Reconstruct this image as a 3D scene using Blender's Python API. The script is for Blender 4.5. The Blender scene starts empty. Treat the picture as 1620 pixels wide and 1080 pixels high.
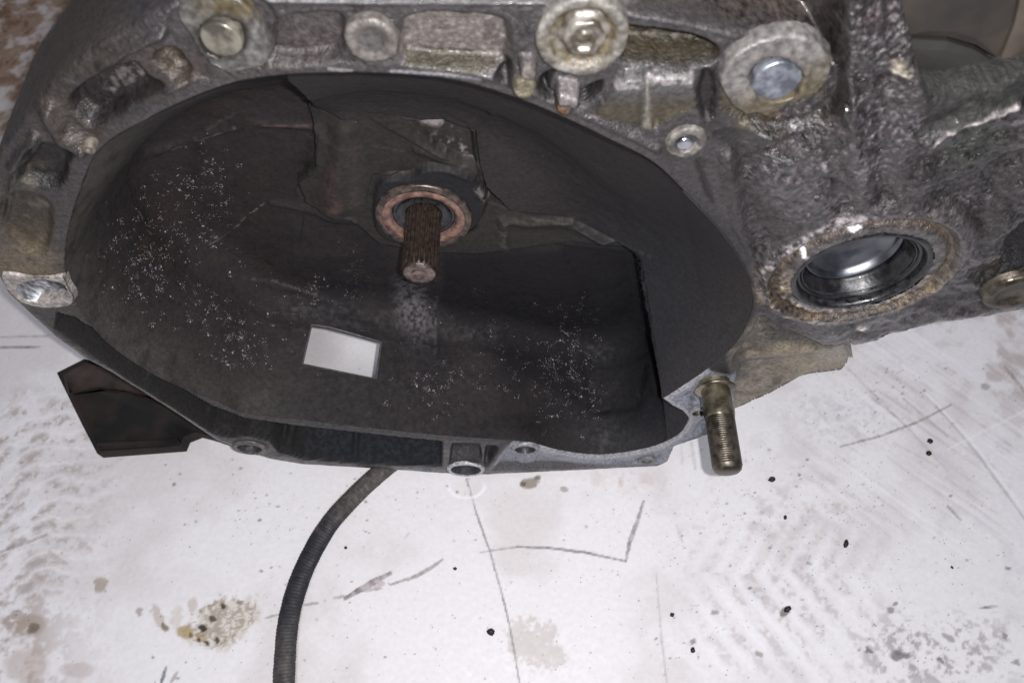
import bpy, math, random
import numpy as np
from mathutils import Vector
from mathutils.bvhtree import BVHTree
random.seed(7); rng = np.random.default_rng(7)
S = bpy.context.scene; COL = S.collection
# ------------------------------------------------------------------ camera, light, exposure
FPX = 1120.0; PITCH = math.radians(61); D = .187; H = .57          # metres; floor z=0, flange face on y=0
CAMP = np.array([0, -D, H])
cp, sp = math.cos(PITCH), math.sin(PITCH)
cam = bpy.data.cameras.new('camera'); camo = bpy.data.objects.new('camera', cam); COL.objects.link(camo)
camo.location = CAMP; camo.rotation_euler = (math.pi/2-PITCH, 0, 0)
cam.sensor_width = 36; cam.lens = 36*FPX/1620; cam.clip_start = .01; cam.clip_end = 50
cam.dof.use_dof = True; cam.dof.focus_distance = .42; cam.dof.aperture_fstop = 14
S.camera = camo
w = bpy.data.worlds.new('World'); S.world = w; w.use_nodes = True
w.node_tree.nodes['Background'].inputs[0].default_value = (.80, .84, 1, 1)
w.node_tree.nodes['Background'].inputs[1].default_value = .20
def lamp(name, typ, loc, energy, size, color, target=None):
    l = bpy.data.lights.new(name, typ); l.energy = energy; l.color = color
    if typ == 'AREA': l.size = size
    else: l.shadow_soft_size = size
    o = bpy.data.objects.new(name, l); COL.objects.link(o); o.location = loc
    if target is not None: o.rotation_euler = (Vector(target)-Vector(loc)).to_track_quat('-Z', 'Y').to_euler()
    return o
lamp('phone_flash', 'POINT', (.016, -D-.004, H+.012), 9.4, .0028, (1, .965, .97))
lamp('workshop_lamp', 'AREA', (.05, -.75, 1.5), 8.5, .35, (.95, .95, 1), (0, 0, .1))
S.view_settings.view_transform = 'Standard'; S.view_settings.look = 'None'
S.view_settings.exposure = 0; S.view_settings.gamma = 1
# ------------------------------------------------------------------ projection helpers
def ray(u, v):
    u = np.asarray(u, float); v = np.asarray(v, float)
    a = (u-810)/FPX; b = -(v-540)/FPX
    return np.stack([a, cp+b*sp, -sp+b*cp], -1)
def at(u, v, y=0.):                      # photo direction met with the vertical plane y
    r = ray(u, v); t = (y+D)/r[..., 1]; return CAMP+r*t[..., None]
def atz(u, v, z=0.):                     # photo direction met with the level z
    r = ray(u, v); t = (z-H)/r[..., 2]; return CAMP+r*t[..., None]
def proj(P):
    q = P-CAMP; dz = q[..., 1]*cp-q[..., 2]*sp; up = q[..., 1]*sp+q[..., 2]*cp
    return 810+FPX*q[..., 0]/dz, 540-FPX*up/dz
def depth(P): q = np.asarray(P)-CAMP; return q[..., 1]*cp-q[..., 2]*sp
# ------------------------------------------------------------------ numpy tools
def hsh(i, j, k, s):
    n = (i.astype(np.int64)*374761393+j.astype(np.int64)*668265263+k.astype(np.int64)*2147483647+s*974711) & 0xffffffff
    n = ((n ^ (n >> 13))*1274126177) & 0xffffffff
    n = ((n ^ (n >> 16))*2246822519) & 0xffffffff
    return ((n ^ (n >> 15)) & 0xffffff)/float(0xffffff)
def vn(x, y, z=0., s=0):
    x = np.asarray(x, float); y = np.asarray(y, float); z = np.asarray(z, float)+0*x
    i, j, k = np.floor(x), np.floor(y), np.floor(z); fx, fy, fz = x-i, y-j, z-k
    fx, fy, fz = [f*f*(3-2*f) for f in (fx, fy, fz)]; r = 0
    for a in (0, 1):
        for b in (0, 1):
            for c in (0, 1):
                r = r+hsh(i+a, j+b, k+c, s)*(fx if a else 1-fx)*(fy if b else 1-fy)*(fz if c else 1-fz)
    return r*2-1
def fbm(x, y, z=0., s=0, o=4):
    r = 0; a = .5
    for q in range(o): r = r+a*vn(np.asarray(x)*2**q, np.asarray(y)*2**q, np.asarray(z)*2**q, s+q*17); a *= .55
    return r
def ss(a, b, x): t = np.clip((x-a)/(b-a), 0, 1); return t*t*(3-2*t)
def sdseg(u, v, a, b):
    ax, ay = a; bx, by = b; dx, dy = bx-ax, by-ay
    t = np.clip(((u-ax)*dx+(v-ay)*dy)/(dx*dx+dy*dy+1e-9), 0, 1)
    return np.hypot(u-ax-t*dx, v-ay-t*dy), t
def sd(poly, u, v):                      # signed distance, negative inside
    d = np.full(np.shape(u), 1e9); ins = np.zeros(np.shape(u), bool); n = len(poly)
    for i in range(n):
        a, b = poly[i], poly[(i+1) % n]; d = np.minimum(d, sdseg(u, v, a, b)[0])
        c = ((a[1] > v) != (b[1] > v)); 
        with np.errstate(divide='ignore', invalid='ignore'):
            xx = (b[0]-a[0])*(v-a[1])/((b[1]-a[1]) if b[1] != a[1] else 1e-9)+a[0]
        ins ^= (c & (u < xx))
    return np.where(ins, -d, d)
def smooth(poly, n=6, closed=True):
    P = np.array(poly, float); m = len(P); out = []
    for i in range(m if closed else m-1):
        g = (lambda k: P[k % m]) if closed else (lambda k: P[min(max(k, 0), m-1)])
        p0, p1, p2, p3 = g(i-1), g(i), g(i+1), g(i+2)
        for t in np.linspace(0, 1, n, endpoint=False):
            out.append(.5*((2*p1)+(-p0+p2)*t+(2*p0-5*p1+4*p2-p3)*t*t+(-p0+3*p1-3*p2+p3)*t**3))
    if not closed: out.append(P[-1])
    return [tuple(q) for q in out]
def line(u, v, pts, wd):                 # soft mask of a stroke, width tapering to its ends
    m = np.zeros(np.shape(u)); n = len(pts)-1
    for i in range(n):
        d, t = sdseg(u, v, pts[i], pts[i+1]); g = (i+t)/n; w_ = wd*(.35+.65*np.sin(np.pi*np.clip(g, .08, .92)))
        m = np.maximum(m, 1-ss(w_*.5, w_*.5+1.6, d))
    return m
def ell(u, v, cx, cy, rx, ry, rot=0):
    c, s = math.cos(math.radians(rot)), math.sin(math.radians(rot)); x, y = u-cx, v-cy
    return np.hypot((x*c+y*s)/rx, (-x*s+y*c)/ry)
def lin(*c):                              # albedo from 0..255 sRGB numbers
    return np.array([((q/255+.055)/1.055)**2.4 if q > 10 else q/255/12.92 for q in c])
# ------------------------------------------------------------------ objects
def mesh_np(name, V, F, mat, parent=None, smooth_=True, col=None, rough=None, metal=None, coat=None):
    me = bpy.data.meshes.new(name); V = np.asarray(V, np.float32); F = np.asarray(F, np.int32)
    k = F.shape[1]; me.vertices.add(len(V)); me.vertices.foreach_set('co', V.ravel())
    me.loops.add(F.size); me.loops.foreach_set('vertex_index', F.ravel())
    me.polygons.add(len(F)); me.polygons.foreach_set('loop_start', np.arange(0, F.size, k, dtype=np.int32))
    me.polygons.foreach_set('loop_total', np.full(len(F), k, np.int32))
    me.update(calc_edges=True); me.validate()
    me.polygons.foreach_set('use_smooth', np.full(len(me.polygons), smooth_))
    if col is not None:
        a = me.color_attributes.new('Col', 'FLOAT_COLOR', 'POINT'); c4 = np.ones((len(V), 4), np.float32); c4[:, :3] = np.clip(col, 0, 1); a.data.foreach_set('color', c4.ravel())
    for nm, arr in (('rough', rough), ('metal', metal), ('coat', coat)):
        if arr is not None:
            a = me.attributes.new(nm, 'FLOAT', 'POINT'); a.data.foreach_set('value', np.asarray(arr, np.float32).ravel())
    me.materials.append(mat); o = bpy.data.objects.new(name, me); COL.objects.link(o)
    if parent: o.parent = parent
    return o
def compact(V, F, *attrs):
    used = np.zeros(len(V), bool); used[F.ravel()] = True; idx = np.cumsum(used)-1
    return (V[used], idx[F])+tuple(a[used] for a in attrs)
def grid_faces(nr, nc, wrap=False):
    i = np.arange(nr-1)[:, None]; j = np.arange(nc if wrap else nc-1)[None]; j2 = (j+1) % nc
    return np.stack([i*nc+j, i*nc+j2, (i+1)*nc+j2, (i+1)*nc+j], -1).reshape(-1, 4)
def tag(o, label=None, cat=None, group=None, kind=None):
    for k_, v_ in (('label', label), ('category', cat), ('group', group), ('kind', kind)):
        if v_: o[k_] = v_
    return o
def empty(name, loc): o = bpy.data.objects.new(name, None); COL.objects.link(o); o.location = loc; o.empty_display_size = .02; return o
# ------------------------------------------------------------------ materials
def mat_new(name):
    m = bpy.data.materials.new(name); m.use_nodes = True; nt = m.node_tree; return m, nt, nt.nodes['Principled BSDF']
def nd(nt, t, **k):
    n = nt.nodes.new(t)
    for a, b in k.items():
        if a in n.inputs.keys() if hasattr(n.inputs, 'keys') else False: n.inputs[a].default_value = b
        else: setattr(n, a, b)
    return n
def cast_mat(name, bump=.5, bscale=900, glint=.0, coat=0., var=(.6, 1.4), bdist=.0006, spec=.5):
    """casting / floor material: colour, roughness and metalness from per-vertex maps of wear and some painted light plus fine procedural grain"""
    m, nt, b = mat_new(name); L = nt.links.new
    tc = nd(nt, 'ShaderNodeTexCoord'); at_ = nd(nt, 'ShaderNodeVertexColor', layer_name='Col')
    n1 = nd(nt, 'ShaderNodeTexNoise'); n1.inputs['Scale'].default_value = bscale*.55; n1.inputs['Detail'].default_value = 4
    n2 = nd(nt, 'ShaderNodeTexNoise'); n2.inputs['Scale'].default_value = bscale; n2.inputs['Detail'].default_value = 3; n2.inputs['Roughness'].default_value = .6
    n3 = nd(nt, 'ShaderNodeTexNoise'); n3.inputs['Scale'].default_value = bscale*.28; n3.inputs['Detail'].default_value = 2
    for n in (n1, n2, n3): L(tc.outputs['Object'], n.inputs['Vector'])
    mr = nd(nt, 'ShaderNodeMapRange'); mr.inputs['From Min'].default_value = .32; mr.inputs['From Max'].default_value = .68
    mr.inputs['To Min'].default_value = var[0]; mr.inputs['To Max'].default_value = var[1]; L(n1.outputs['Fac'], mr.inputs['Value'])
    vm = nd(nt, 'ShaderNodeVectorMath', operation='SCALE'); L(at_.outputs['Color'], vm.inputs[0]); L(mr.outputs[0], vm.inputs['Scale'])
    L(vm.outputs[0], b.inputs['Base Color'])
    ra = nd(nt, 'ShaderNodeAttribute', attribute_name='rough'); ma = nd(nt, 'ShaderNodeAttribute', attribute_name='metal')
    rr = nd(nt, 'ShaderNodeMapRange'); rr.inputs['From Min'].default_value = .35; rr.inputs['From Max'].default_value = .65
    rr.inputs['To Min'].default_value = -.12; rr.inputs['To Max'].default_value = .12; L(n3.outputs['Fac'], rr.inputs['Value'])
    ad = nd(nt, 'ShaderNodeMath', operation='ADD', use_clamp=True); L(ra.outputs['Fac'], ad.inputs[0]); L(rr.outputs[0], ad.inputs[1])
    L(ad.outputs[0], b.inputs['Roughness']); L(ma.outputs['Fac'], b.inputs['Metallic'])
    ad2 = nd(nt, 'ShaderNodeMath', operation='ADD'); L(n2.outputs['Fac'], ad2.inputs[0]); L(n3.outputs['Fac'], ad2.inputs[1])
    bp = nd(nt, 'ShaderNodeBump'); bp.inputs['Strength'].default_value = bump; bp.inputs['Distance'].default_value = bdist
    L(ad2.outputs[0], bp.inputs['Height']); L(bp.outputs[0], b.inputs['Normal'])
    b.inputs['Coat Weight'].default_value = max(coat, 0); b.inputs['Coat Roughness'].default_value = .12
    b.inputs['Specular IOR Level'].default_value = spec
    if coat < 0: ca = nd(nt, 'ShaderNodeAttribute', attribute_name='coat'); L(ca.outputs['Fac'], b.inputs['Coat Weight'])
    return m
def solid_mat(name, c1, c2, rough=.4, metal=0., scale=300, bump=.3, lo=.4, hi=.6, coat=0., bdist=.0004, stretch=None):
    m, nt, b = mat_new(name); L = nt.links.new; tc = nd(nt, 'ShaderNodeTexCoord')
    mp = nd(nt, 'ShaderNodeMapping'); L(tc.outputs['Object'], mp.inputs['Vector'])
    if stretch: mp.inputs['Scale'].default_value = stretch
    n1 = nd(nt, 'ShaderNodeTexNoise'); n1.inputs['Scale'].default_value = scale; n1.inputs['Detail'].default_value = 5; L(mp.outputs[0], n1.inputs['Vector'])
    cr = nd(nt, 'ShaderNodeValToRGB'); cr.color_ramp.elements[0].position = lo; cr.color_ramp.elements[1].position = hi
    cr.color_ramp.elements[0].color = (*c1, 1); cr.color_ramp.elements[1].color = (*c2, 1)
    L(n1.outputs['Fac'], cr.inputs[0]); L(cr.outputs[0], b.inputs['Base Color'])
    n2 = nd(nt, 'ShaderNodeTexNoise'); n2.inputs['Scale'].default_value = scale*3; n2.inputs['Detail'].default_value = 3; L(mp.outputs[0], n2.inputs['Vector'])
    bp = nd(nt, 'ShaderNodeBump'); bp.inputs['Strength'].default_value = bump; bp.inputs['Distance'].default_value = bdist
    L(n2.outputs['Fac'], bp.inputs['Height']); L(bp.outputs[0], b.inputs['Normal'])
    rr = nd(nt, 'ShaderNodeMapRange'); rr.inputs['To Min'].default_value = max(rough-.12, .03); rr.inputs['To Max'].default_value = rough+.15
    rr.inputs['From Min'].default_value = .3; rr.inputs['From Max'].default_value = .7; L(n1.outputs['Fac'], rr.inputs['Value']); L(rr.outputs[0], b.inputs['Roughness'])
    b.inputs['Metallic'].default_value = metal; b.inputs['Coat Weight'].default_value = coat; b.inputs['Coat Roughness'].default_value = .1
    return m
M_case = cast_mat('greasy_cast_aluminium', bump=1.0, bscale=1000, coat=-1, var=(.6, 1.38), bdist=.0006)
M_diff = cast_mat('oily_grimy_casting', bump=1.0, bscale=760, coat=-1, var=(.22, 1.95), bdist=.0009)
M_bowl = cast_mat('sooty_bell_interior', bump=.35, bscale=800, var=(.75, 1.25), bdist=.0004, spec=.3)
M_floor = cast_mat('dirty_white_floor', bump=.15, bscale=500, var=(.965, 1.03), bdist=.0003, spec=.25)
M_boss = cast_mat('machined_boss', bump=.7, bscale=800, coat=.03, var=(.38, 1.05), bdist=.0005)
M_steel = solid_mat('worn_steel', (.10, .10, .10), (.42, .41, .40), .3, .9, 160, .2)
M_plug = solid_mat('pale_oily_plug', (.05, .046, .036), (.145, .135, .11), .3, .3, 180, .5, coat=.3)
M_disc = solid_mat('silver_bolt_end', (.10, .11, .13), (.26, .28, .31), .35, .7, 200, .3)
M_copper = solid_mat('copper_ring', (.12, .07, .052), (.24, .145, .115), .45, .3, 220, .3)
M_dark = solid_mat('black_oily_steel', (.008, .008, .009), (.03, .03, .032), .3, .4, 250, .4, coat=.2)
M_rub = solid_mat('black_rubber_seal', (.004, .004, .005), (.010, .010, .011), .32, 0, 200, .3, coat=.12)
M_shaft = solid_mat('rusty_spline', (.018, .0135, .0115), (.060, .042, .033), .36, .4, 420, .5, stretch=(1, .7, 1), lo=.3, hi=.75)
M_tip = solid_mat('ground_steel_end', (.07, .05, .045), (.17, .13, .12), .4, .4, 300, .3)
M_bright = solid_mat('polished_steel', (.35, .36, .40), (.6, .61, .66), .18, 1, 120, .1)
M_hub = solid_mat('oily_ground_hub', (.09, .093, .105), (.20, .205, .225), .25, .95, 60, .1)
M_stud = solid_mat('brass_coloured_zinc', (.085, .073, .05), (.24, .215, .16), .3, .75, 120, .25)
M_thread = solid_mat('dull_thread', (.05, .042, .032), (.12, .105, .085), .36, .7, 200, .3)
M_rear = solid_mat('brown_filmed_casing', (.014, .012, .009), (.035, .030, .023), .45, 0, 60, .3)
M_foot = solid_mat('black_greasy_iron', (.005, .004, .004), (.026, .018, .015), .85, 0, 28, .6)
M_shadow_line = solid_mat('black_shadow_gap', (.0015, .0012, .0012), (.003, .0025, .0025), .95, 0, 200, .1)  # flat black for the painted shadow lines in the bell
M_hose = solid_mat('dusty_black_plastic', (.010, .010, .013), (.035, .032, .033), .45, 0, 90, .3)
M_flake = solid_mat('pale_corrosion', (.07, .055, .06), (.30, .27, .29), .5, .1, 400, .2)
M_crumb = solid_mat('black_grit', (.006, .005, .005), (.03, .025, .022), .6, 0, 300, .4)
M_glint = solid_mat('scraped_aluminium', (.35, .33, .33), (.75, .72, .72), .4, .2, 500, .5)

# ================================================================== FLOOR
def axis(lo, hi, step, ext_lo, ext_hi):
    return np.unique(np.concatenate([ext_lo, np.arange(lo, hi+step, step), ext_hi]).astype(float))
def build_floor():
    us = axis(-30, 1650, 2.2, [-9000, -4500, -2500, -1500, -1000, -700, -500, -350, -240, -150, -90, -55], [1675, 1710, 1770, 1860, 1980, 2120, 2350, 2700, 3200, 4200, 6500, 11000])
    vs = axis(-20, 1100, 2.2, [-1000, -800, -600, -450, -330, -240, -170, -110, -70, -42], [1120, 1160, 1220, 1300, 1400, 1550, 1800, 2200, 2900, 4200, 7000])
    U, V = np.meshgrid(us, vs); P = atz(U, V, 0.)
    X, Y = P[..., 0]*1000, P[..., 1]*1000                    # mm on the floor
    n1 = fbm(X/60, Y/60, s=1); n2 = fbm(X/14, Y/14, s=2); n3 = fbm(X/3.2, Y/3.2, s=3, o=3); n4 = fbm(X/120, Y/120, s=4)
    ff = ss(-120, -30, V)*ss(1300, 1130, V)*ss(-200, -60, U)*ss(1850, 1680, U); n1, n2, n3, n4 = n1, n2*(.25+.75*ff), n3*ff, n4
    base = np.ones(U.shape+(3,))*np.array([.83, .818, .828])
    def mix(c, m): nonlocal base; m = np.clip(m, 0, 1)[..., None]; base = base*(1-m)+np.array(c)*m
    mix((.52, .45, .42), .30*ss(-.15, .5, n1)+.05)
    mix((.62, .60, .63), .35*ss(0, .5, n2)*ss(900, 1300, U))
    # browner towards the left edge and behind the gearbox heavy dirt plus painted light falloff
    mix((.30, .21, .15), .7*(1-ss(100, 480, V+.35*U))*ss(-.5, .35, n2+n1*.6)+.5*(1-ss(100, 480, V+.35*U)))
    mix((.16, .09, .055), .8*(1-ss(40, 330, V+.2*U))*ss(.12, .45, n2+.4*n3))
    mix((.44, .37, .33), .55*(1-ss(0, 260, U+40*n2*2))*ss(560, 700, V)*ss(-.25, .35, n2+.5*n3))
    mix((.30, .21, .16), .6*(1-ss(0, 120, U))*ss(850, 1000, V)*ss(.05, .4, n2+.3*n3))
    mix((.40, .31, .27), .55*ss(1440, 1620, U)*(1-ss(600, 720, V+60*n2))*ss(-.3, .3, n2))
    # ripple prints of a shoe at the left
    reg = (1-ss(120, 270, U+V*.15-90+60*n1))*ss(590, 660, V)*(1-ss(880, 1000, V))
    rp = np.sin((V+.32*U)/4.6+5*n1+2.5*n2+3*np.sin(U/34))
    mix((.36, .29, .26), .50*reg*ss(.35, .95, rp+n2)*ss(-.15, .35, n3+n2*.6)); mix((.9, .88, .91), .5*reg*ss(.4, 1, -rp))
    # chevron tread print lower right
    reg = np.exp(-(((U-1235)/150)**4+((V-955)/115)**4))
    cx = np.where(U < 1195+.0*V, V*0.55-U*-.75, V*-.62+U*.8)
    tr = np.sin(np.where(V < 905, (U*.95+V*.55), (U*.78-V*.62))/5.6+1.4*n2)
    mix((.46, .41, .40), .50*reg*ss(.1, .9, tr+.6*n2)*ss(-.2, .3, n3+.3*n2)); mix((.92, .91, .95), .4*reg*ss(.2, .9, -tr))
    # grey scuffed area right
    reg = np.exp(-(((U-1480)/120)**4+((V-1030)/60)**4)); mix((.33, .30, .31), .75*reg*ss(-.05, .45, n3+n2*.7))
    reg = np.exp(-(((U-1330)/90)**2+((V-660)/40)**2)); mix((.45, .44, .50), .45*reg*ss(-.1, .4, n3))
    reg = np.exp(-(((U-1190)/110)**2+((V-800)/50)**2)); mix((.50, .42, .40), .45*reg*ss(-.1, .4, n2+.4*n3))
    reg = np.exp(-(((U-985)/60)**2+((V-762)/18)**2)); mix((.55, .38, .33), .45*reg*ss(-.1, .4, n2+.6*n3))
    reg = ss(1.15, .8, ell(U+9*n2*4, V+9*n3*3, 848, 1018, 42, 38, 20)); mix((.52, .46, .42), .55*reg*ss(-.5, .1, n3+.3))
    reg = np.exp(-(((U-1330)/60)**2+((V-795)/14)**2)); mix((.50, .46, .38), .6*reg*ss(-.1, .3, n3+n2))
    # broad fine scratches to the right, running down right
    sc = fbm((U*.55-V*.8)/3.0, (U*.8+V*.55)/210, s=11, o=3)
    reg = ss(1270, 1420, U+.25*V-120)*(1-ss(740, 900, V-.25*(U-1300)))
    mix((.40, .34, .32), .30*reg*ss(.15, .5, sc)*ss(-.5, .3, n1+n2)); mix((.93, .92, .95), .4*reg*ss(.15, .5, -sc))
    for pts, wd, c, k in [
        ([(1340, 580), (1400, 640), (1440, 680), (1500, 745)], 3, (.45, .38, .36), .5), ([(1465, 620), (1530, 690), (1620, 805)], 4, (.94, .93, .96), .8),
        ([(1480, 640), (1545, 715), (1625, 825)], 3, (.32, .28, .27), .6), ([(1590, 580), (1640, 640)], 4, (.25, .2, .18), .7),
        ([(1330, 706), (1390, 690), (1450, 668), (1505, 640)], 2.6, (.25, .20, .19), .8), ([(1500, 710), (1560, 680), (1640, 640)], 3, (.92, .91, .94), .6),
        ([(1375, 625), (1420, 660)], 2.5, (.35, .3, .28), .6), ([(1430, 630), (1470, 665), (1500, 690)], 3, (.34, .28, .26), .6),
        ([(1500, 800), (1520, 822)], 3, (.2, .18, .18), .8), ([(1552, 961), (1578, 958)], 3.5, (.12, .11, .12), .85),
        ([(738, 756), (752, 806), (774, 868), (800, 960), (812, 1020), (823, 1085)], 1.6, (.14, .13, .125), .9),
        ([(1038, 905), (1046, 1000), (1056, 1085)], 1.8, (.35, .33, .32), .55),
        ([(760, 873), (800, 867), (818, 865)], 2.0, (.2, .18, .18), .7), ([(818, 864), (870, 866), (930, 874), (990, 887)], 3.0, (.10, .085, .085), .9),
        ([(990, 887), (996, 858), (1008, 825), (1018, 792)], 5.2, (.13, .115, .115), .85), ([(618, 924), (660, 910), (684, 896), (700, 884)], 4.6, (.2, .16, .15), .85),
        ([(546, 946), (575, 929), (594, 918), (617, 906)], 9, (.10, .06, .06), .92), ([(528, 945), (550, 942)], 3, (.2, .16, .15), .7), ([(572, 934), (604, 930)], 3.4, (.22, .16, .15), .6),
        ([(420, 977), (442, 971)], 3, (.25, .22, .2), .8), ([(480, 956), (503, 953)], 3, (.3, .28, .27), .8), ([(334, 1024), (362, 1008), (380, 992)], 4.4, (.14, .09, .08), .85),
        ([(255, 1080), (262, 1055)], 4.5, (.10, .10, .13), .9), ([(270, 1078), (280, 1062)], 5, (.3, .26, .26), .7),
        ([(0, 533), (30, 532), (75, 531)], 2.2, (.22, .2, .2), .7), ([(0, 549), (35, 549), (62, 548)], 3, (.15, .13, .13), .85),
        ([(1, 872), (40, 858), (74, 845)], 4, (.3, .24, .22), .6), ([(78, 872), (90, 885), (104, 890)], 8, (.4, .32, .28), .55),
        ([(640, 850), (648, 842)], 2, (.45, .45, .45), .6), ([(1094, 700), (1100, 740)], 5, (.45, .42, .42), .6), ([(1078, 705), (1080, 735)], 3, (.5, .48, .48), .5),
        ([(1070, 830), (1080, 856)], 5, (.5, .48, .48), .5), ([(1415, 700), (1480, 735)], 2, (.5, .46, .44), .5), ([(1290, 905), (1340, 935)], 2, (.6, .58, .58), .4)]:
        mix(c, k*line(U+1.2*n3, V+.5*n2, pts, wd)*(.72+.5*n3))
    # pale ring painted as a reflection under the lowest bolt hole
    e = ell(U, V, 738, 768, 30, 20); mix((.93, .93, .96), .8*np.exp(-((e-.95)/.11)**2)*ss(755, 775, V))
    # oil stain with a network of small rings
    reg = ss(1.12, .80, ell(U+10*n2*2, V+8*n3*2, 352, 985, 62, 36, -28))
    cell = np.full(U.shape, 9.); pr = np.random.default_rng(3)
    for k in range(85):
        a, b = pr.normal(350, 34), pr.normal(985, 20); r = pr.uniform(4, 9)
        if abs(a-350) > 80: continue
        cell = np.minimum(cell, np.abs(ell(U+5*n3, V+5*n2, a, b, r, r*.85)-1)*r/2.6)
    net = 1-ss(.25, 1.0, cell); mix((.60, .55, .46), .6*reg); mix((.24, .17, .10), .6*reg*net*ss(-.5, .2, n3)); mix((.22, .15, .07), .6*reg*ss(.15, .45, n2+.5*n3))
    for a, b, rx, ry, rot, c, k in [(250, 975, 9, 26, -25, (.45, .38, .30), .6), (262, 992, 6, 10, -20, (.16, .11, .04), .8), (292, 1000, 16, 12, 10, (.36, .25, .06), .75), (305, 955, 9, 14, 0, (.5, .43, .36), .6), (320, 1005, 12, 8, 0, (.30, .2, .06), .6),
            (278, 975, 10, 22, 10, (.58, .52, .44), .5), (336, 976, 7, 6, 0, (.08, .06, .03), .9), (320, 992, 8, 7, 0, (.03, .025, .015), .95), (327, 1014, 5, 4, 0, (.05, .035, .02), .9), (343, 1010, 4, 6, 0, (.05, .035, .02), .9), (354, 960, 5, 4, 0, (.05, .04, .03), .9), (315, 1010, 4, 4, 0, (.07, .05, .02), .9),
            (300, 1004, 5, 4, 0, (.12, .08, .02), .8), (378, 950, 5, 4, 0, (.18, .13, .08), .7), (52, 995, 12, 9, 0, (.04, .035, .03), .85), (50, 990, 26, 20, 0, (.35, .27, .2), .5), (158, 925, 12, 15, 30, (.28, .2, .1), .6), (220, 968, 7, 9, 0, (.25, .18, .15), .6),
            (838, 763, 16, 9, 0, (.22, .18, .12), .8), (826, 764, 5, 5, 0, (.1, .08, .06), .8), (852, 757, 6, 4, 0, (.08, .07, .05), .8), (893, 772, 7, 5, 0, (.3, .26, .24), .7), (120, 1060, 30, 14, 0, (.5, .42, .4), .5),
            (40, 1050, 40, 30, 0, (.45, .36, .3), .5), (40, 930, 14, 10, 0, (.4, .36, .36), .5), (600, 925, 12, 5, -30, (.25, .12, .12), .4),
            (1240, 968, 9, 8, 0, (.12, .11, .11), .8), (1130, 968, 7, 6, 0, (.3, .28, .29), .8), (1410, 965, 7, 6, 0, (.25, .24, .25), .8), (1416, 955, 4, 4, 0, (.2, .19, .2), .8),
            (1375, 1030, 9, 5, 40, (.14, .13, .13), .8), (1420, 1035, 14, 8, 10, (.14, .13, .13), .8), (1435, 1038, 6, 6, 0, (.1, .1, .1), .7), (1490, 1045, 4, 9, -30, (.16, .15, .15), .8), (1500, 1005, 14, 5, 30, (.25, .24, .25), .7), (1590, 1008, 4, 9, -30, (.2, .19, .2), .8), (1610, 1045, 8, 6, 40, (.2, .19, .2), .7),
            (1098, 1015, 6, 5, 0, (.25, .24, .24), .8), (1202, 1035, 5, 9, -40, (.25, .22, .2), .7), (1595, 900, 6, 3, 20, (.22, .21, .22), .8), (1280, 890, 5, 3, 0, (.25, .24, .26), .7), (1560, 610, 10, 6, 0, (.25, .24, .24), .6)]:
        e = ell(U+3*n3*2, V+3*n2*2, a, b, rx, ry, rot); mix(c, k*ss(1.1, .65, e))
    # little dark specks
    pr = np.random.default_rng(5); iu0 = np.searchsorted(us, -25); iv0 = np.searchsorted(vs, -18)
    spec = np.zeros(U.shape)
    N = 1000; a = pr.uniform(0, 1620, N); b = pr.uniform(560, 1080, N)
    cl = [(560, 850, 60, 40), (1150, 800, 90, 60), (1240, 780, 110, 60), (1390, 1000, 120, 70), (1100, 1020, 50, 40), (330, 770, 130, 60), (1340, 650, 80, 40), (400, 790, 60, 40), (1270, 820, 40, 60), (840, 960, 220, 90), (1400, 590, 25, 14)]
    for cx_, cy_, sx, sy in cl:
        n = 70; a = np.append(a, pr.normal(cx_, sx, n)); b = np.append(b, pr.normal(cy_, sy, n))
    for x, y in zip(a, b):
        r = .55+pr.exponential(.6); r = min(r, 3.6); i = int((y+18)/2.2)+iv0; j = int((x+25)/2.2)+iu0
        q = 4; sl = (slice(max(i-q, 0), i+q+1), slice(max(j-q, 0), j+q+1))
        e = np.hypot((U[sl]-x)/r, (V[sl]-y)/(r*.75)); ang = pr.uniform(0, 3); e = e*(1+.45*np.abs(np.sin(ang+np.arctan2(V[sl]-y, U[sl]-x)))); spec[sl] = np.maximum(spec[sl], ss(1.6, .5, e)*pr.uniform(.25, .95)*min(1, r/1.6))
    mix((.10, .085, .08), .85*spec)
    P[..., 2] += .00010*n3+.0002*n2 - .0005
    F = grid_faces(*U.shape)[:, ::-1]
    f = mesh_np('floor', P.reshape(-1, 3), F, M_floor, col=base.reshape(-1, 3), rough=np.full(U.size, .55), metal=np.zeros(U.size))
    tag(f, 'white painted workshop floor with dirt, scratches, tread prints and an oil stain', kind='structure')
build_floor()

# ================================================================== GEARBOX
GB = empty('gearbox', (-.0515, 0, 0)); GB.location = (0, 0, 0)
tag(GB, 'greasy cast aluminium car gearbox on the white floor, its open bell housing facing front', 'gearbox')
X0, Z0 = -.0515, .248
OPEN = smooth([(570, 118), (700, 127), (800, 153), (885, 187), (965, 225), (1035, 262), (1090, 315), (1140, 368), (1172, 415), (1190, 458), (1186, 505), (1162, 548), (1118, 586)], 4, False)[:-1]+\
    [(1118, 586), (1084, 609), (1048, 632), (1064, 644), (1080, 652), (1090, 663)]+smooth([(1090, 663), (1074, 688), (1026, 709), (950, 720), (885, 713), (838, 701), (770, 695), (700, 690), (620, 682), (470, 665), (385, 655), (345, 638), (250, 598), (170, 545), (125, 490), (103, 430), (108, 370), (125, 310), (150, 250), (178, 222), (230, 193), (300, 160), (370, 135), (450, 122), (570, 118)], 4, False)[:-1]
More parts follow.
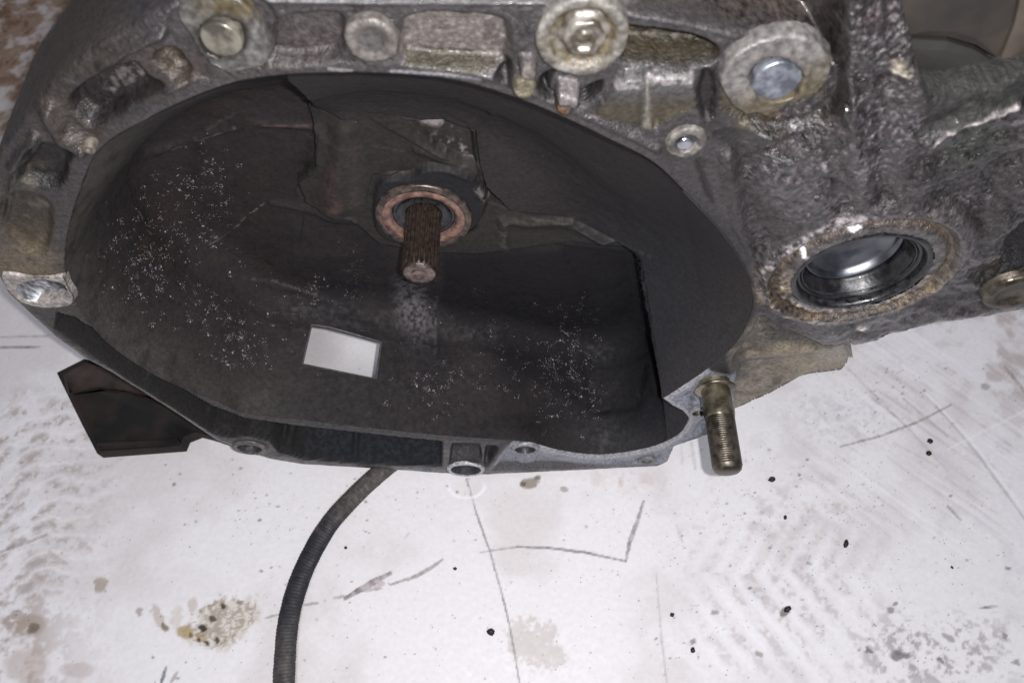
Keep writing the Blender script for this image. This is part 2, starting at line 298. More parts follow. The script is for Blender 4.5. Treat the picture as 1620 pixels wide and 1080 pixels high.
OUT = [(1425, -160), (1428, 0), (1440, 70), (1458, 132), (1500, 130), (1560, 118), (1620, 106), (1760, 100), (1760, 330), (1640, 340), (1614, 360), (1592, 385), (1588, 425), (1640, 430), (1700, 440), (1700, 480),
       (1640, 484), (1560, 502), (1500, 513), (1400, 534), (1344, 545), (1352, 575), (1347, 596), (1335, 603), (1275, 616), (1210, 648), (1160, 670), (1118, 690), (1066, 708), (1056, 732), (1040, 739), (900, 746), (770, 752), (700, 750), (600, 743), (480, 736), (430, 728), (380, 713), (342, 698),
       (272, 651), (179, 593), (128, 565), (84, 532), (58, 508), (12, 466), (-3, 438), (-22, 380), (-28, 320), (-14, 262), (8, 225), (56, 160), (95, 118), (150, 74), (215, 36), (290, 2), (345, -40), (345, -160)]
FLY = [(340, -60), (430, -2), (640, 4), (860, 4), (960, 14), (1080, 34), (1200, 60), (1290, 84), (1325, 120), (1332, 160)]    # outer lip of the bell flange, top

def circ(u, v, y): p = at(u, v, y); return p[0], p[2]
def build_flange():
    st = 2.2; us = np.arange(-50, 1765, st); vs = np.arange(-160, 775, st); U, V = np.meshgrid(us, vs); P = at(U, V, 0.)
    X, Z = P[..., 0]*1000, P[..., 2]*1000
    si = sd(OPEN, U, V); gv, gu = np.gradient(si, st); sn = (si > -1.9) & (si < 1.2)
    so = sd(OUT, U, V); hv, hu = np.gradient(so, st); s2 = (np.abs(so) < 1.25) & ~sn; U = np.where(s2, U-so*hu, U); V = np.where(s2, V-so*hv, V)
    U = np.where(sn, U-si*gu, U); V = np.where(sn, V-si*gv, V); P = at(U, V, 0.)
    n1 = fbm(X/26, Z/26, s=21); n2 = fbm(X/7, Z/7, s=22); n3 = fbm(X/1.5, Z/1.5, s=23, o=3); n4 = fbm(X/60, Z/60, s=24)
    ru, rv = U+4*n2+1.0*n3, V+1.0*n3+2.5*fbm(X/5, Z/5, s=27)                                # slightly irregular edges
    y = np.zeros(U.shape)                                   # metres, + = away from the viewer
    so = sd(OUT, U, V); si0 = si; si = np.where(sn, 0, si)
    def pocket(poly, d, wpx=14, n=4, rag=1.):
        nonlocal y; s = sd(smooth(poly, n), U+rag*(ru-U), V+rag*(rv-V)); y = y+d*(1-ss(-wpx, 2, s)); return s
    def boss(poly, d, wpx=7, n=5, rag=.6):
        nonlocal y; s = sd(smooth(poly, n), U+rag*(ru-U), V+rag*(rv-V)); m = 1-ss(-wpx*.3, wpx, s); y = y*(1-m)-d*m; return s
    # --- right-hand casing: a lumpy body standing back from / bulging past the flange
    fl_top = np.interp(U, [p[0] for p in FLY], [p[1] for p in FLY])
    above = ss(2, -14, V-fl_top)*ss(1345, 1280, U)                # body above the flange lip, set back
    y += .022*above
    # bulging body right of the bell
    case = ss(-10, 60, U-(1150+.35*(V-200)))*ss(110, 170, V+.15*(U-1200)) ; case = np.maximum(case, ss(1300, 1345, U))
    y += case*(.0042*n1+.0008*n2+.004*np.sin(X/34+1)-.003)
    y += ss(1330, 1420, U)*.010*ss(0, 1, (V-120)/-200)
    # shallow step between ribs on the casing
    for pts, wd, hgt in [([(1185, 262), (1260, 205), (1320, 170)], 16, .004), ([(1150, 250), (1165, 330), (1180, 400)], 14, -.003), ([(1320, 220), (1330, 330)], 22, .004), ([(1330, 120), (1340, 180), (1330, 230)], 20, -.004),
                         ([(1395, 300), (1390, 220), (1400, 120)], 22, .0035), ([(1455, 200), (1510, 172), (1600, 152)], 12, -.005), ([(1460, 222), (1520, 196), (1600, 180)], 30, .002), ([(1480, 330), (1560, 300), (1600, 260)], 30, .006), ([(1545, 400), (1590, 350)], 16, -.004)]:
        m = np.zeros(U.shape)
        for i in range(len(pts)-1): d_, t_ = sdseg(ru, rv, pts[i], pts[i+1]); m = np.maximum(m, np.exp(-(d_/wd)**2))
        y += hgt*m
    gr = ss(0, 16, U-1458+.0*V)*ss(0, 14, 172-(U-1458)*.28-V+20)
    # groove where the flange meets the casing
    # --- pockets cast into the top of the flange
    pk = []
    for poly, d in [([(440, 28), (536, 20), (548, 60), (530, 100), (428, 104), (424, 70)], .005), ([(640, 26), (786, 24), (812, 60), (800, 108), (740, 112), (636, 100)], .0055),
                    ([(970, 40), (1060, 48), (1125, 66), (1138, 95), (1110, 108), (1030, 104), (985, 100), (985, 70)], .012), ([(1110, 110), (1135, 120), (1140, 165), (1118, 195), (1100, 170)], .003),
                    ([(150, 118), (210, 98), (240, 122), (262, 140), (200, 175), (160, 200), (132, 195), (104, 160)], .007), ([(55, 222), (115, 240), (112, 262), (92, 300), (28, 284), (36, 245)], .005),
                    ([(240, 88), (275, 75), (312, 118), (296, 132), (262, 118)], .006), ([(18, 300), (80, 318), (82, 385), (60, 408), (10, 380), (-8, 330)], .003),
                    ([(860, 118), (880, 112), (872, 140), (905, 165), (880, 165), (850, 145)], .007), ([(922, 140), (955, 128), (940, 162), (915, 168)], .008), ([(800, 95), (812, 100), (806, 140), (780, 120)], .004),
                    ([(1098, 252), (1112, 262), (1132, 320), (1120, 320), (1106, 290)], .0012)]:
        pk.append(pocket(poly, d))
    # raised V block right of the large bolt
    for poly, d in [([(944, 178), (978, 122), (1000, 112), (1020, 118), (1016, 200), (990, 200)], .004), ([(1028, 120), (1060, 112), (1092, 116), (1102, 150), (1096, 172), (1060, 178), (1034, 202)], .003)]:
        s = sd(smooth(poly, 4), ru, rv); m = 1-ss(-5, 5, s); y = y*(1-m)+m*(-d*1.2+.00006*(V-110))
    for a, b, rx, ry, d in [(836, 98, 15, 14, .006), (830, 124, 22, 17, .005), (898, 138, 18, 20, .007), (895, 158, 16, 12, .004)]:
        m = ss(1.15, .7, ell(ru, rv, a, b, rx, ry)); y = y*(1-m)-d*m
    # casting ridge left (rib running to the small hole) and rib between pockets
    for pts, wd, hgt in [([(78, 172), (100, 212), (140, 235)], 12, -.005), ([(22, 262), (55, 215)], 8, -.004), ([(138, 238), (175, 232), (230, 195)], 8, -.002), ([(265, 140), (320, 115)], 7, -.003), ([(400, 2), (640, 4), (850, 4), (1080, 38), (1285, 90)], 4, -.0005),
                         ([(60, 235), (20, 285), (8, 350)], 6, -.002), ([(160, 100), (250, 55), (290, 40)], 7, -.003), ([(395, 112), (520, 106), (640, 108), (780, 124), (900, 172), (1040, 235)], 7, -.0018)]:
        m = np.zeros(U.shape)
        for i in range(len(pts)-1): d_, t_ = sdseg(ru, rv, pts[i], pts[i+1]); m = np.maximum(m, np.exp(-(d_/wd)**2))
        y += hgt*m
    for a, b, rx, ry, d in [(352, 55, 86, 74, .001), (921, 62, 80, 66, .0), (1228, 124, 98, 74, .001)]:
        m = ss(1.12, .98, ell(U, V, a, b, rx, ry)); y = y*(1-m)+np.maximum(y, d)*m
    # --- lower left: hollow between outer rim and bell wall, with webs
    hol = [(118, 500), (150, 522), (235, 588), (335, 640), (385, 660), (470, 672), (610, 688), (702, 697), (700, 738), (600, 735), (480, 727), (440, 715), (425, 698), (395, 690), (365, 693), (335, 686), (268, 643), (200, 600), (84, 519), (88, 492), (105, 498)]
    sh = sd(hol, U, V); hm = 1-ss(-5, 1, sh); y += .034*(1-ss(-10, -1, sh)); hm = 1-ss(-1.5, 1, sh)
    for pts, wd in [([(128, 497), (158, 525)], 9), ([(172, 560), (195, 545)], 7), ([(205, 585), (222, 565)], 8), ([(236, 606), (256, 588)], 11), ([(330, 668), (340, 640)], 7), ([(455, 715), (465, 668)], 8), ([(560, 735), (560, 680)], 5)]:
        d_, t_ = sdseg(U, V, *pts); y -= .022*(1-ss(-10, -1, sh))*np.exp(-(d_/wd)**4)
    # bottom boss column with two small pockets, and triangular recess right of it
    for poly, d in [([(714, 702), (760, 700), (762, 728), (712, 732)], .012), ([(768, 703), (800, 700), (772, 736), (766, 736)], .010), ([(782, 742), (800, 718), (815, 722), (850, 722), (870, 716), (930, 728), (1000, 726), (1045, 712), (1050, 728), (900, 741)], .004), ([(1064, 628), (1085, 618), (1110, 622), (1112, 640), (1096, 645), (1072, 640)], .006), ([(1100, 672), (1118, 660), (1160, 650), (1165, 664), (1120, 684), (1085, 700), (1060, 705)], .005)]:
        s = sd(poly, U, V); y += d*(1-ss(-4, 2, s))
    for a, b, rx, ry, d in [(832, 727, 17, 9, -.003), (1023, 727, 14, 5, -.003)]: y += d*ss(1.2, .8, ell(U, V, a, b, rx, ry))
    # tan web under the differential, set back
    tan = [(1150, 560), (1200, 500), (1240, 525), (1300, 545), (1342, 540), (1360, 600), (1280, 625), (1160, 680), (1150, 640), (1168, 600)]
    tm = 1-ss(-12, 8, sd(tan, U, V)); y = y*(1-tm)+tm*(.010+.003*n4+.0005*n2)
    wb = 1-ss(0, 14, np.abs(V-(.12*(1340-U)+565))); y -= .002*wb*tm
    # differential seat: raised ring about the output bore (world circles)
    cx, cz = circ(1361, 434, -.006); rr = np.hypot(P[..., 0]-cx, P[..., 2]-cz)*1000+.5*n2*2
    dr = ss(50, 43, rr); y = y*(1-dr)+dr*(-.006+.0010*n2); y += .0030*np.exp(-((rr-37)/2.2)**2); y -= .0012*np.exp(-((rr-41)/1.6)**2)
    bore = ss(29.8, 28.6, rr)
    # grime relief
    oil = np.clip(case+above*.7, 0, 1)
    # lip round the opening is smooth; edge fillets
    lip = ss(26, 12, si); y = y*(1-lip*.75*(1-hm))
    y += .0016*ss(5, -1, si)
    y += .0012*ss(-7, 0, so)+.05*np.clip(so/12, 0, 2)
    V3 = P.copy(); V3[..., 1] += y
    g0 = np.gradient(V3, axis=0); g1 = np.gradient(V3, axis=1); NN = np.cross(g0, g1); NN /= np.linalg.norm(NN, axis=-1, keepdims=True)+1e-12; NN *= np.where(NN[..., 1:2] > 0, -1, 1)
    Y = V3[..., 1]*1000; n2 = fbm(X/7, Y/7, Z/7, s=22); n3 = fbm(X/1.5, Y/1.5, Z/1.5, s=23, o=3); n5 = vn(X/.9, Y/.9, Z/.9, s=29)
    gy = np.hypot(np.gradient(Y, axis=0), np.gradient(Y, axis=1)); fd = ss(1.3, .35, gy); n3 = n3*fd; n5 = n5*fd-.2*(1-fd)
    V3 += NN*((.00050*n3*(.35+.95*oil)+.00032*n2*(1+oil))*(1-.9*hm)*(1-.5*dr)*(1-.8*lip))[..., None]
    # ---------------- colour
    # albedos (real ones: oily aluminium is dark)
    c_lip = np.array([.050, .045, .047]); c_oil = np.array([.0235, .0180, .0188]); c_dk = np.array([.014, .013, .013]); c_pk = np.array([.056, .047, .046]); c_tan = np.array([.20, .165, .12]); c_ol = np.array([.070, .058, .035]); c_al = np.array([.24, .235, .25]); c_br = np.array([.055, .042, .030])
    C = np.ones(U.shape+(3,))*c_lip
    def mix(c, m): nonlocal C; m = np.clip(m, 0, 1)[..., None]; C = C*(1-m)+np.asarray(c)*m
    mix(c_dk, .6*ss(-.1, .45, n2)*ss(8, 26, si)); mix(c_br, .5*ss(-.2, .4, n1)*(1-ss(300, 620, U))); mix(c_oil, oil); mix(c_dk, oil*.85*ss(0., .4, n1+.5*n2)); mix(c_dk, oil*.7*ss(.05, .35, n3)); mix([.11, .10, .105], oil*.55*ss(.12, .5, n3-.5*n1)); mix([.12, .112, .118], oil*.5*ss(.42, .6, n5-.2*n1))  # last pale specks on the oily casing are painted glints
    mix([.012, .010, .009], oil*.75*ss(1380, 1500, U)*ss(190, 260, V-.2*(1500-U))*ss(-.5, .2, n1+.2)); mix([.012, .012, .010], .9*ss(1440, 1462, U)*ss(8, -8, V-(190-.25*(U-1458)))); mix([.045, .040, .043], oil*.7*ss(.0, .3, fbm(X/18, Z/18, s=61))*ss(1400, 1300, U)*ss(160, 220, V)); mix(c_br, oil*.5*ss(.15, .5, n4+n2*.4)*ss(1400, 1330, U+V*.1)*ss(150, 0, V)); mix(c_br*1.2, above*.45); mix([.075, .058, .035], .8*ss(1.32, 1.1, ell(ru, rv, 1228, 130, 92, 66, -8))*ss(-.3, .2, n2)*ss(120, 160, V))
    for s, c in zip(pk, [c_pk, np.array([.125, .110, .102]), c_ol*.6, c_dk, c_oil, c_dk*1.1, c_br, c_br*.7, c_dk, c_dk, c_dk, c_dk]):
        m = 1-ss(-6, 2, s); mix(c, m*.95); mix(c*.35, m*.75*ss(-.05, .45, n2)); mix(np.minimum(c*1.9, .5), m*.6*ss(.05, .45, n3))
    pm = (1-ss(-3, 3, sd([(640, 88), (740, 95), (800, 108), (740, 116), (640, 104)], U, V))); mix([.034, .029, .016], .92*pm*ss(84, 100, V)); mix([.02, .02, .014], .7*ss(9, 3, np.abs(V-27))*ss(640, 650, U)*ss(800, 790, U))
    mix(np.array([.17, .15, .14]), .8*(1-ss(-3, 3, sd([(185, 118), (235, 112), (240, 130), (175, 168), (150, 165)], ru, rv)))*ss(-.2, .3, n3))
    for a, b, rx, ry, c in [(836, 98, 15, 14, (.16, .14, .13)), (830, 124, 22, 17, (.13, .115, .075)), (898, 138, 18, 20, (.17, .155, .155)), (890, 160, 12, 8, (.08, .045, .02)), (1418, 88, 19, 15, (.22, .20, .155))]:
        mix(c, .9*ss(1.1, .75, ell(ru, rv, a, b, rx, ry)))
    vb = 1-ss(-4, 4, sd([(940, 182), (978, 118), (1000, 108), (1095, 112), (1106, 165), (1030, 206)], ru, rv))
    mix([.10, .098, .098], .85*vb*ss(170, 120, V+.0*U)); mix(c_ol, .85*vb*ss(130, 178, V)); mix([.32, .30, .30], vb*ss(9, 4, np.abs(V-122+.06*(U-1020)))*ss(-.2, .3, n3+.2)); mix([.20, .19, .165], .85*np.exp(-((ru-1024)/6)**2)*vb*ss(118, 130, V)); mix([.03, .028, .02], .8*np.exp(-((ru-1012)/5)**2)*vb*ss(125, 150, V)); mix(c_dk, .6*ss(1105, 1120, U)*ss(1150, 1135, U)*ss(90, 110, V)*ss(215, 190, V))  # bright band and ridge on the block are painted highlights
    for pts, wd, k_ in [([(1108, 250), (1118, 262), (1150, 246), (1165, 230)], 5, .8), ([(1160, 235), (1178, 262), (1186, 300), (1180, 330)], 5, .6), ([(1130, 210), (1180, 205), (1250, 200), (1320, 168), (1336, 120)], 9, .75), ([(1240, 30), (1300, 62), (1330, 100), (1340, 170)], 10, .6), ([(1336, 150), (1350, 210), (1400, 230)], 8, .6), ([(1440, 80), (1460, 140), (1462, 190)], 8, .8),
                        ([(1200, 455), (1235, 400), (1290, 365), (1350, 350)], 6, .4), ([(1130, 345), (1165, 380), (1190, 430)], 8, .5)]:
        m = 0*U
        for i in range(len(pts)-1): d_, t_ = sdseg(ru, rv, pts[i], pts[i+1]); m = np.maximum(m, np.exp(-(d_/wd)**2))
        mix([.008, .007, .007], m*k_*ss(-.5, .2, n2+n3))
    sm = ss(1.1, .6, ell(ru, rv, 1245, 275, 62, 60)); mix([.052, .045, .048], .65*sm*ss(-.4, .2, n3+.2))
    mix([.065, .058, .064], .7*ss(9, 3, np.abs(V-(232-.32*(U-1460))))*ss(1465, 1480, U)*ss(1625, 1600, U)*ss(-.3, .2, n3+.3)); mix([.016, .017, .013], .85*ss(1.1, .7, ell(ru, rv, 1545, 225, 62, 34, -18)))
    C = C*np.exp(oil*(.40*n5+.8*n3))[..., None]; mix([.012, .0095, .0095], oil*.7*ss(.05, .35, fbm(X/9, Y/9, Z/9, s=71)+.3*n1)); C = C*(1+(oil*.10*fbm(X/11, Y/11, Z/11, s=66))[..., None]*np.array([1.6, -.6, -.2]))
    C = C*(.72+.28*ss(560, 680, V))[..., None]  # upper part darkened in the colour to offset the near flash
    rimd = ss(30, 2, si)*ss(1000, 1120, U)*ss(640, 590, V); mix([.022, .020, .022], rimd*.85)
    # painted highlights on the scraped lip edges and ridge
    for pts, wd, c in [([(1462, 203), (1490, 185), (1535, 168), (1600, 150)], 8, (.30, .27, .26)), ([(620, 112), (700, 116), (760, 124)], 4, (.2, .2, .21)), ([(520, 108), (556, 112)], 4, (.2, .2, .2)), ([(420, 0), (640, 2), (860, 2), (905, 6)], 3, (.12, .115, .12)), ([(905, 6), (1010, 14)], 5, (.22, .2, .2)),
                       ([(1262, 30), (1308, 17)], 4, (.2, .18, .18)), ([(58, 508), (84, 532), (128, 565), (179, 593), (272, 651), (342, 698), (380, 713)], 4.5, (.19, .165, .135)), ([(430, 722), (600, 738), (700, 746)], 2, (.10, .09, .085))]:
        m = 0*U
        for i in range(len(pts)-1): d_, t_ = sdseg(U, V, pts[i], pts[i+1]); m = np.maximum(m, ss(wd, wd*.4, d_+2*n3))
        mix(c, m*.85*ss(-.6, .1, n3+.2))
    # left rim goes brownish-tan near the dowel
    mix([.16, .125, .08], .8*ss(340, 425, V)*(1-ss(60, 130, U))*(1-ss(450, 500, V))*ss(-.4, .3, n2+.3)); mix([.085, .075, .055], .6*(1-ss(60, 130, U))*ss(180, 260, V)*ss(0, .4, n2))
    # bottom right bright machined aluminium
    alu = [(770, 750), (800, 708), (812, 700), (850, 702), (885, 714), (950, 721), (1026, 710), (1074, 689), (1092, 664), (1046, 634), (1110, 590), (1118, 586), (1165, 595), (1165, 660), (1066, 712), (1050, 745), (900, 750)]
    am = 1-ss(-2, 2, sd(alu, U, V)); mix([.26, .27, .31], am); mix([.15, .16, .19], am*.6*ss(-.1, .4, n2)); mix([.38, .38, .40], am*ss(6, 3, np.abs(si-2.5)))
    mix([.07, .06, .055], .8*am*ss(738, 742, V+.005*U))
    tn = tm*(1-am); mix([.20, .17, .125], tn); mix([.05, .043, .035], tn*.8*ss(-.05, .4, n1+.5*n2)); mix([.27, .235, .16], tn*.6*ss(.1, .4, -n1)); mix([.028, .025, .022], tn*ss(1290, 1160, U)*ss(640, 590, V)*.85*ss(-.5, .1, n2)); mix([.02, .018, .016], tn*ss(1180, 1230, U)*ss(572, 558, V-12*n1)*.8)
    # hollow: its shade painted in as near black
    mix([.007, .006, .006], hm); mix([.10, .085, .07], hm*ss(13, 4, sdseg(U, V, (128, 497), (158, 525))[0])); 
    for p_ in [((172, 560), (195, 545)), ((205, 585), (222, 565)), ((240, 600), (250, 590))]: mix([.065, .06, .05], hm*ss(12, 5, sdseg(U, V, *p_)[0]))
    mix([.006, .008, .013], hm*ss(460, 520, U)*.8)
    # differential ring colours: grime, tan rust, bare scraped edge and a painted lit rim
    rel = (P[..., 2]-cz)*1000
    mix([.040, .034, .034], dr); rust = dr*ss(10, -14, rel)*ss(-.6, .1, n2+.2); mix([.17, .13, .082], .85*rust*ss(29, 31, rr)*ss(-.35, .25, n2+n3*.6)); mix([.05, .035, .02], dr*.9*np.exp(-((rr-37)/2.4)**2)); mix([.36, .33, .30], dr*ss(3.0, 1.0, np.abs(rr-33.))*ss(6, -20, rel)*ss(-.05, .4, n3)*.8)
    mix([.24, .22, .22], dr*ss(3, 1, np.abs(rr-43))*ss(-.25, .25, n3+n2)*(.75)*ss(1420, 1330, U))
    mix([.45, .42, .38], ss(1.2, .6, ell(ru, rv, 1362, 514, 12, 6))); mix([.6, .58, .6], ss(1.2, .8, ell(ru+6*n3, rv+4*n3, 1350, 347, 11, 4, -15))); mix([.6, .58, .6], ss(1.2, .8, ell(ru+5*n3, rv, 1268, 385, 4, 8, -15)))  # small pale glints painted on the ring
    mix([.09, .015, .02], .6*ss(1.2, .5, ell(U, V, 1312, 352, 4, 6)))
    metal = .25*np.clip(1-oil, 0, 1)*(1-hm)+.25*am; rough = .42+.18*n2-.10*oil-.05*hm; rough = np.where(am > .5, .5, rough)
    rough = rough*(1-lip)+.55*lip; rough = rough*(1-hm)+.9*hm; metal = metal*(1-oil*.5)
    # side casing drift: turn the far right away a little
    F = grid_faces(*U.shape)[:, ::-1]
    cut = np.zeros(U.shape, bool)
    for a, b, rx, ry in [(66, 461, 41, 17.5), (737, 742, 23, 8), (395, 708, 18, 8), (831, 710, 16, 7), (1106, 652, 10, 6), (352, 60, 34, 28), (1228, 127, 38, 29), (1606, 462, 12, 10)]: cut |= ell(U, V, a, b, rx, ry) < 1
    keep = (si0 > -1.9) & (so < 15) & (bore < .5) & ~cut
    kf = keep.ravel()[F].all(1)
    right = ((U > 1150+.1*V) & (V < 560) | (above > .5)).ravel()[F].sum(1) >= 2
    coat = oil*.6*(1-hm)*(1-lip)+.08*(1-hm); coat = coat*(1-.9*ss(1430, 1450, U)*ss(20, 0, V-(190-.25*(U-1458)))); rough = np.where((U > 1440) & (V < 185-.25*(U-1458)), .75, rough)
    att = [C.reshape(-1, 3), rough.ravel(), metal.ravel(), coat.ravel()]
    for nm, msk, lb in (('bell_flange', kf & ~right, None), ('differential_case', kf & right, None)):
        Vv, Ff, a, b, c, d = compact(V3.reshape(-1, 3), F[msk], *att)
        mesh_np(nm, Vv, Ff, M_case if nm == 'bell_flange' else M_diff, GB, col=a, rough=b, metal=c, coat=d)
    return cx, cz
DCX, DCZ = build_flange()

# ------------------------------------------------------------------ bell bowl
WIN = [(494, 514), (520, 518), (602, 541), (594, 598), (480, 575)]
def build_bowl():
    op = np.array([at(a, b, 0.) for a, b in OPEN]); th = np.arctan2(op[:, 2]-Z0, op[:, 0]-X0); R = np.hypot(op[:, 2]-Z0, op[:, 0]-X0)
    o = np.argsort(th); th, R = th[o], R[o]; thp = np.concatenate([th-2*np.pi, th, th+2*np.pi]); Rp = np.tile(R, 3)
    NT = 1300; T = np.linspace(-np.pi, np.pi, NT, endpoint=False)
    # denser towards the bottom of the bowl which is seen largest
    Rt = np.interp(T, thp, Rp); Rs = Rt.copy()
    k = 61; Rs = np.convolve(np.concatenate([Rs[-k:], Rs, Rs[:k]]), np.ones(k)/k, 'same')[k:-k]
    DEP = .092; s = np.concatenate([np.linspace(0, .42, 110), np.linspace(.42, .52, 40)[1:], np.linspace(.52, 1, 130)[1:]])
    Sg, Tg = np.meshgrid(s, T, indexing='ij'); Rg = Rt[None]+0*Sg; Rsg = Rs[None]+0*Sg
    wall = np.clip(Sg/.42, 0, 1); FR = .026; y = .0008+wall*(DEP-FR)
    thr = np.radians(-31+13*np.clip(Sg/.6, 0, 1)); cone = ss(thr-.035, thr+.035, Tg)*ss(math.radians(165), math.radians(105), Tg); TAP = .010; rb = Rsg-TAP
    r1 = Rg*(1-ss(0, .35, wall))+Rsg*ss(0, .35, wall)-TAP*wall
    a = np.clip((Sg-.42)/.10, 0, 1)*np.pi/2; fil = (Sg > .42)
    y = np.where(fil, .0008+DEP-FR+FR*np.sin(a), y); r = np.where(fil, rb-FR*(1-np.cos(a)), r1)
    bk = (Sg > .52); q = np.clip((Sg-.52)/.48, 0, 1); r = np.where(bk, (rb-FR)*(1-q*.985), r); y = np.where(bk, .0008+DEP-.004*q, y)
    rc = Rg*(1-ss(0, .3, Sg))+Rsg*ss(0, .3, Sg); rc = rc*(1-Sg*.985)**.92; yc = .0008+(DEP-.003)*np.sin(np.pi/2*np.clip(Sg/.62, 0, 1))**1.0
    Uc, Vc = proj(np.stack([X0+rc*np.cos(Tg), yc, Z0+rc*np.sin(Tg)], -1))
    RG = [(-300, -200), (-300, 320), (700, 335), (805, 338), (905, 346), (960, 376), (1003, 402), (1045, 626), (1062, 780), (1600, 780), (1600, -200)]
    pm_ = (1-ss(-3, 3, sd(RG, Uc, Vc)))*ss(math.radians(-75), math.radians(-60), Tg); w_ = ss(math.radians(20), math.radians(58), Tg)
    cone = np.where(Tg < math.radians(60), pm_*(1-w_)+w_, cone)
    r = r*(1-cone)+rc*cone; y = y*(1-cone)+yc*cone
    P = np.stack([X0+r*np.cos(Tg), y, Z0+r*np.sin(Tg)], -1)
    # inward normals of the profile
    dP = np.gradient(P, axis=0); tt = np.stack([-np.sin(Tg), 0*Tg, np.cos(Tg)], -1); N = np.cross(dP, tt); N /= np.linalg.norm(N, axis=-1, keepdims=True)+1e-12
    N *= np.sign((N*(CAMP-P)).sum(-1, keepdims=True).mean()) if False else 1
    ctr = np.array([X0, -.05, Z0]); sg = np.sign((N*(ctr-P)).sum(-1, keepdims=True)); N *= sg
    U, V = proj(P); X, Y_, Z = P[..., 0]*1000, P[..., 1]*1000, P[..., 2]*1000
    n1 = fbm(X/30, Y_/30, Z/30, s=31); n2 = fbm(X/8, Y_/8, Z/8, s=32); n3 = fbm(X/2.2, Y_/2.2, Z/2.2, s=33, o=2)
    u, v = U+5*n2, V+5*n1; h = .0004*n2+.0010*n1
    edge = ss(.0, .30, Sg)                                   # keep the mouth outline
    A = [(440, 20), (455, 130), (478, 150), (500, 172), (540, 184), (600, 180), (650, 188), (752, 206), (758, 262), (768, 298), (805, 335), (905, 346), (960, 376), (1004, 402), (1045, 628), (1100, 760), (1400, 700), (1400, 20)]
    low = ss(250, 370, V)*ss(820, 900, U); ha = .013-.0100*low; Ua, Va = proj(P+N*(ha*edge)[..., None]); a_ = 1-ss(-2, 2, sd(A, Ua+2*n2*(1-low), Va+2*n1*(1-low)))
    h = h+a_*ha
    B = [(486, 160), (545, 180), (600, 176), (650, 186), (755, 206), (764, 262), (770, 318), (850, 345), (905, 345), (1000, 395), (900, 384), (762, 404), (700, 402), (600, 388), (552, 348), (482, 322), (470, 292), (500, 258), (497, 210)]
    Ub, Vb = proj(P+N*.009); b_ = (1-ss(-2, 2, sd(B, Ub+2*n2, Vb+2*n1)))*(1-a_); U, V = proj(P+N*(a_*ha*edge+b_*.009)[..., None]); u, v = U+5*n2, V+5*n1; h = h+b_*.009
    d_, t_ = sdseg(U, V, (545, 205), (530, 322)); h = h+.0065*np.exp(-(d_/24)**2)
    d_, t_ = sdseg(U, V, (505, 215), (496, 250)); h = h+.003*np.exp(-(d_/12)**2)
    K = smooth([(592, 345), (596, 290), (612, 274), (650, 272), (676, 258), (730, 262), (764, 290), (768, 325), (740, 362), (690, 380), (620, 375)], 4)
    k_ = (1-ss(-4, 3, sd(K, u*.4+U*.6, v*.4+V*.6))); h = h+k_*.005
    Q = [(648, 192), (700, 190), (748, 208), (754, 258), (730, 256), (690, 236)]
    q_ = (1-ss(-6, 2, sd(Q, U, V))); h = h-q_*.004
    d_, t_ = sdseg(U, V, (660, 232), (752, 268)); h = h+.003*np.exp(-(d_/8)**2)
    # ridges, weld lines, dents
    for pts, wd, hg in [([(688, 445), (692, 570)], 3.2, .0009), ([(250, 236), (330, 210), (400, 195), (500, 200)], 5, .0016), ([(140, 300), (180, 260), (260, 232)], 8, .001), ([(560, 350), (480, 330), (430, 320)], 5, .0012), ([(790, 345), (830, 352), (905, 348)], 7, .0022), ([(795, 352), (798, 385)], 9, .002),
                        ([(330, 386), (416, 322)], 3, .0007), ([(390, 440), (500, 470), (560, 500)], 4, .0006), ([(920, 480), (905, 560), (925, 640)], 16, -.0015), ([(300, 345), (330, 230)], 20, .0012), ([(1062, 250), (1100, 420), (1120, 560)], 7, -.0004), ([(1006, 402), (1025, 500), (1046, 622)], 2.5, -.003), ([(830, 150), (745, 200)], 6, .0008)]:
        m = 0*U
        for i in range(len(pts)-1): dd, _ = sdseg(u, v, pts[i], pts[i+1]); m = np.maximum(m, np.exp(-(dd/wd)**2))
        h = h+hg*m
    # deeper flat tray, lower right
    G = [(880, 386), (1003, 400), (1030, 560), (1012, 650), (930, 660), (915, 560), (925, 470)]
    g_ = 1-ss(-10, 3, sd(G, U, V)); h = h-.002*g_
    P = P+N*(h*edge)[..., None]
    c0 = np.array([.023, .0190, .0195]); C = np.ones(U.shape+(3,))*c0
    def mix(c, m): nonlocal C; m = np.clip(m, 0, 1)[..., None]; C = C*(1-m)+np.asarray(c)*m
    mix([.013, .011, .013], .8*ss(-.3, .4, n1)); mix([.030, .0215, .018], .7*ss(-.1, .35, n1+.4*n2)*(1-ss(350, 520, U))*(1-ss(420, 520, V)))
    mix([.024, .0205, .0205], a_*.75); mix([.024, .021, .018], b_*.7); mix([.020, .022, .016], .5*ss(0, .4, n2)*b_)
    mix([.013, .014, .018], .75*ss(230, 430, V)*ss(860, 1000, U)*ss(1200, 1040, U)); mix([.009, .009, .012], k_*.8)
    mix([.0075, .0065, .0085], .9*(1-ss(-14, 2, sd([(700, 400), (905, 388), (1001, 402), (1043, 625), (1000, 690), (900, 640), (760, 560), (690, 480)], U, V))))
    mix([.10, .088, .078], .8*(1-ss(.02, .22, Sg))*ss(480, 160, U)*ss(-.6, .2, n2)); mix([.040, .036, .034], .55*(1-ss(0, .45, Sg))*(1-ss(420, 640, U)))
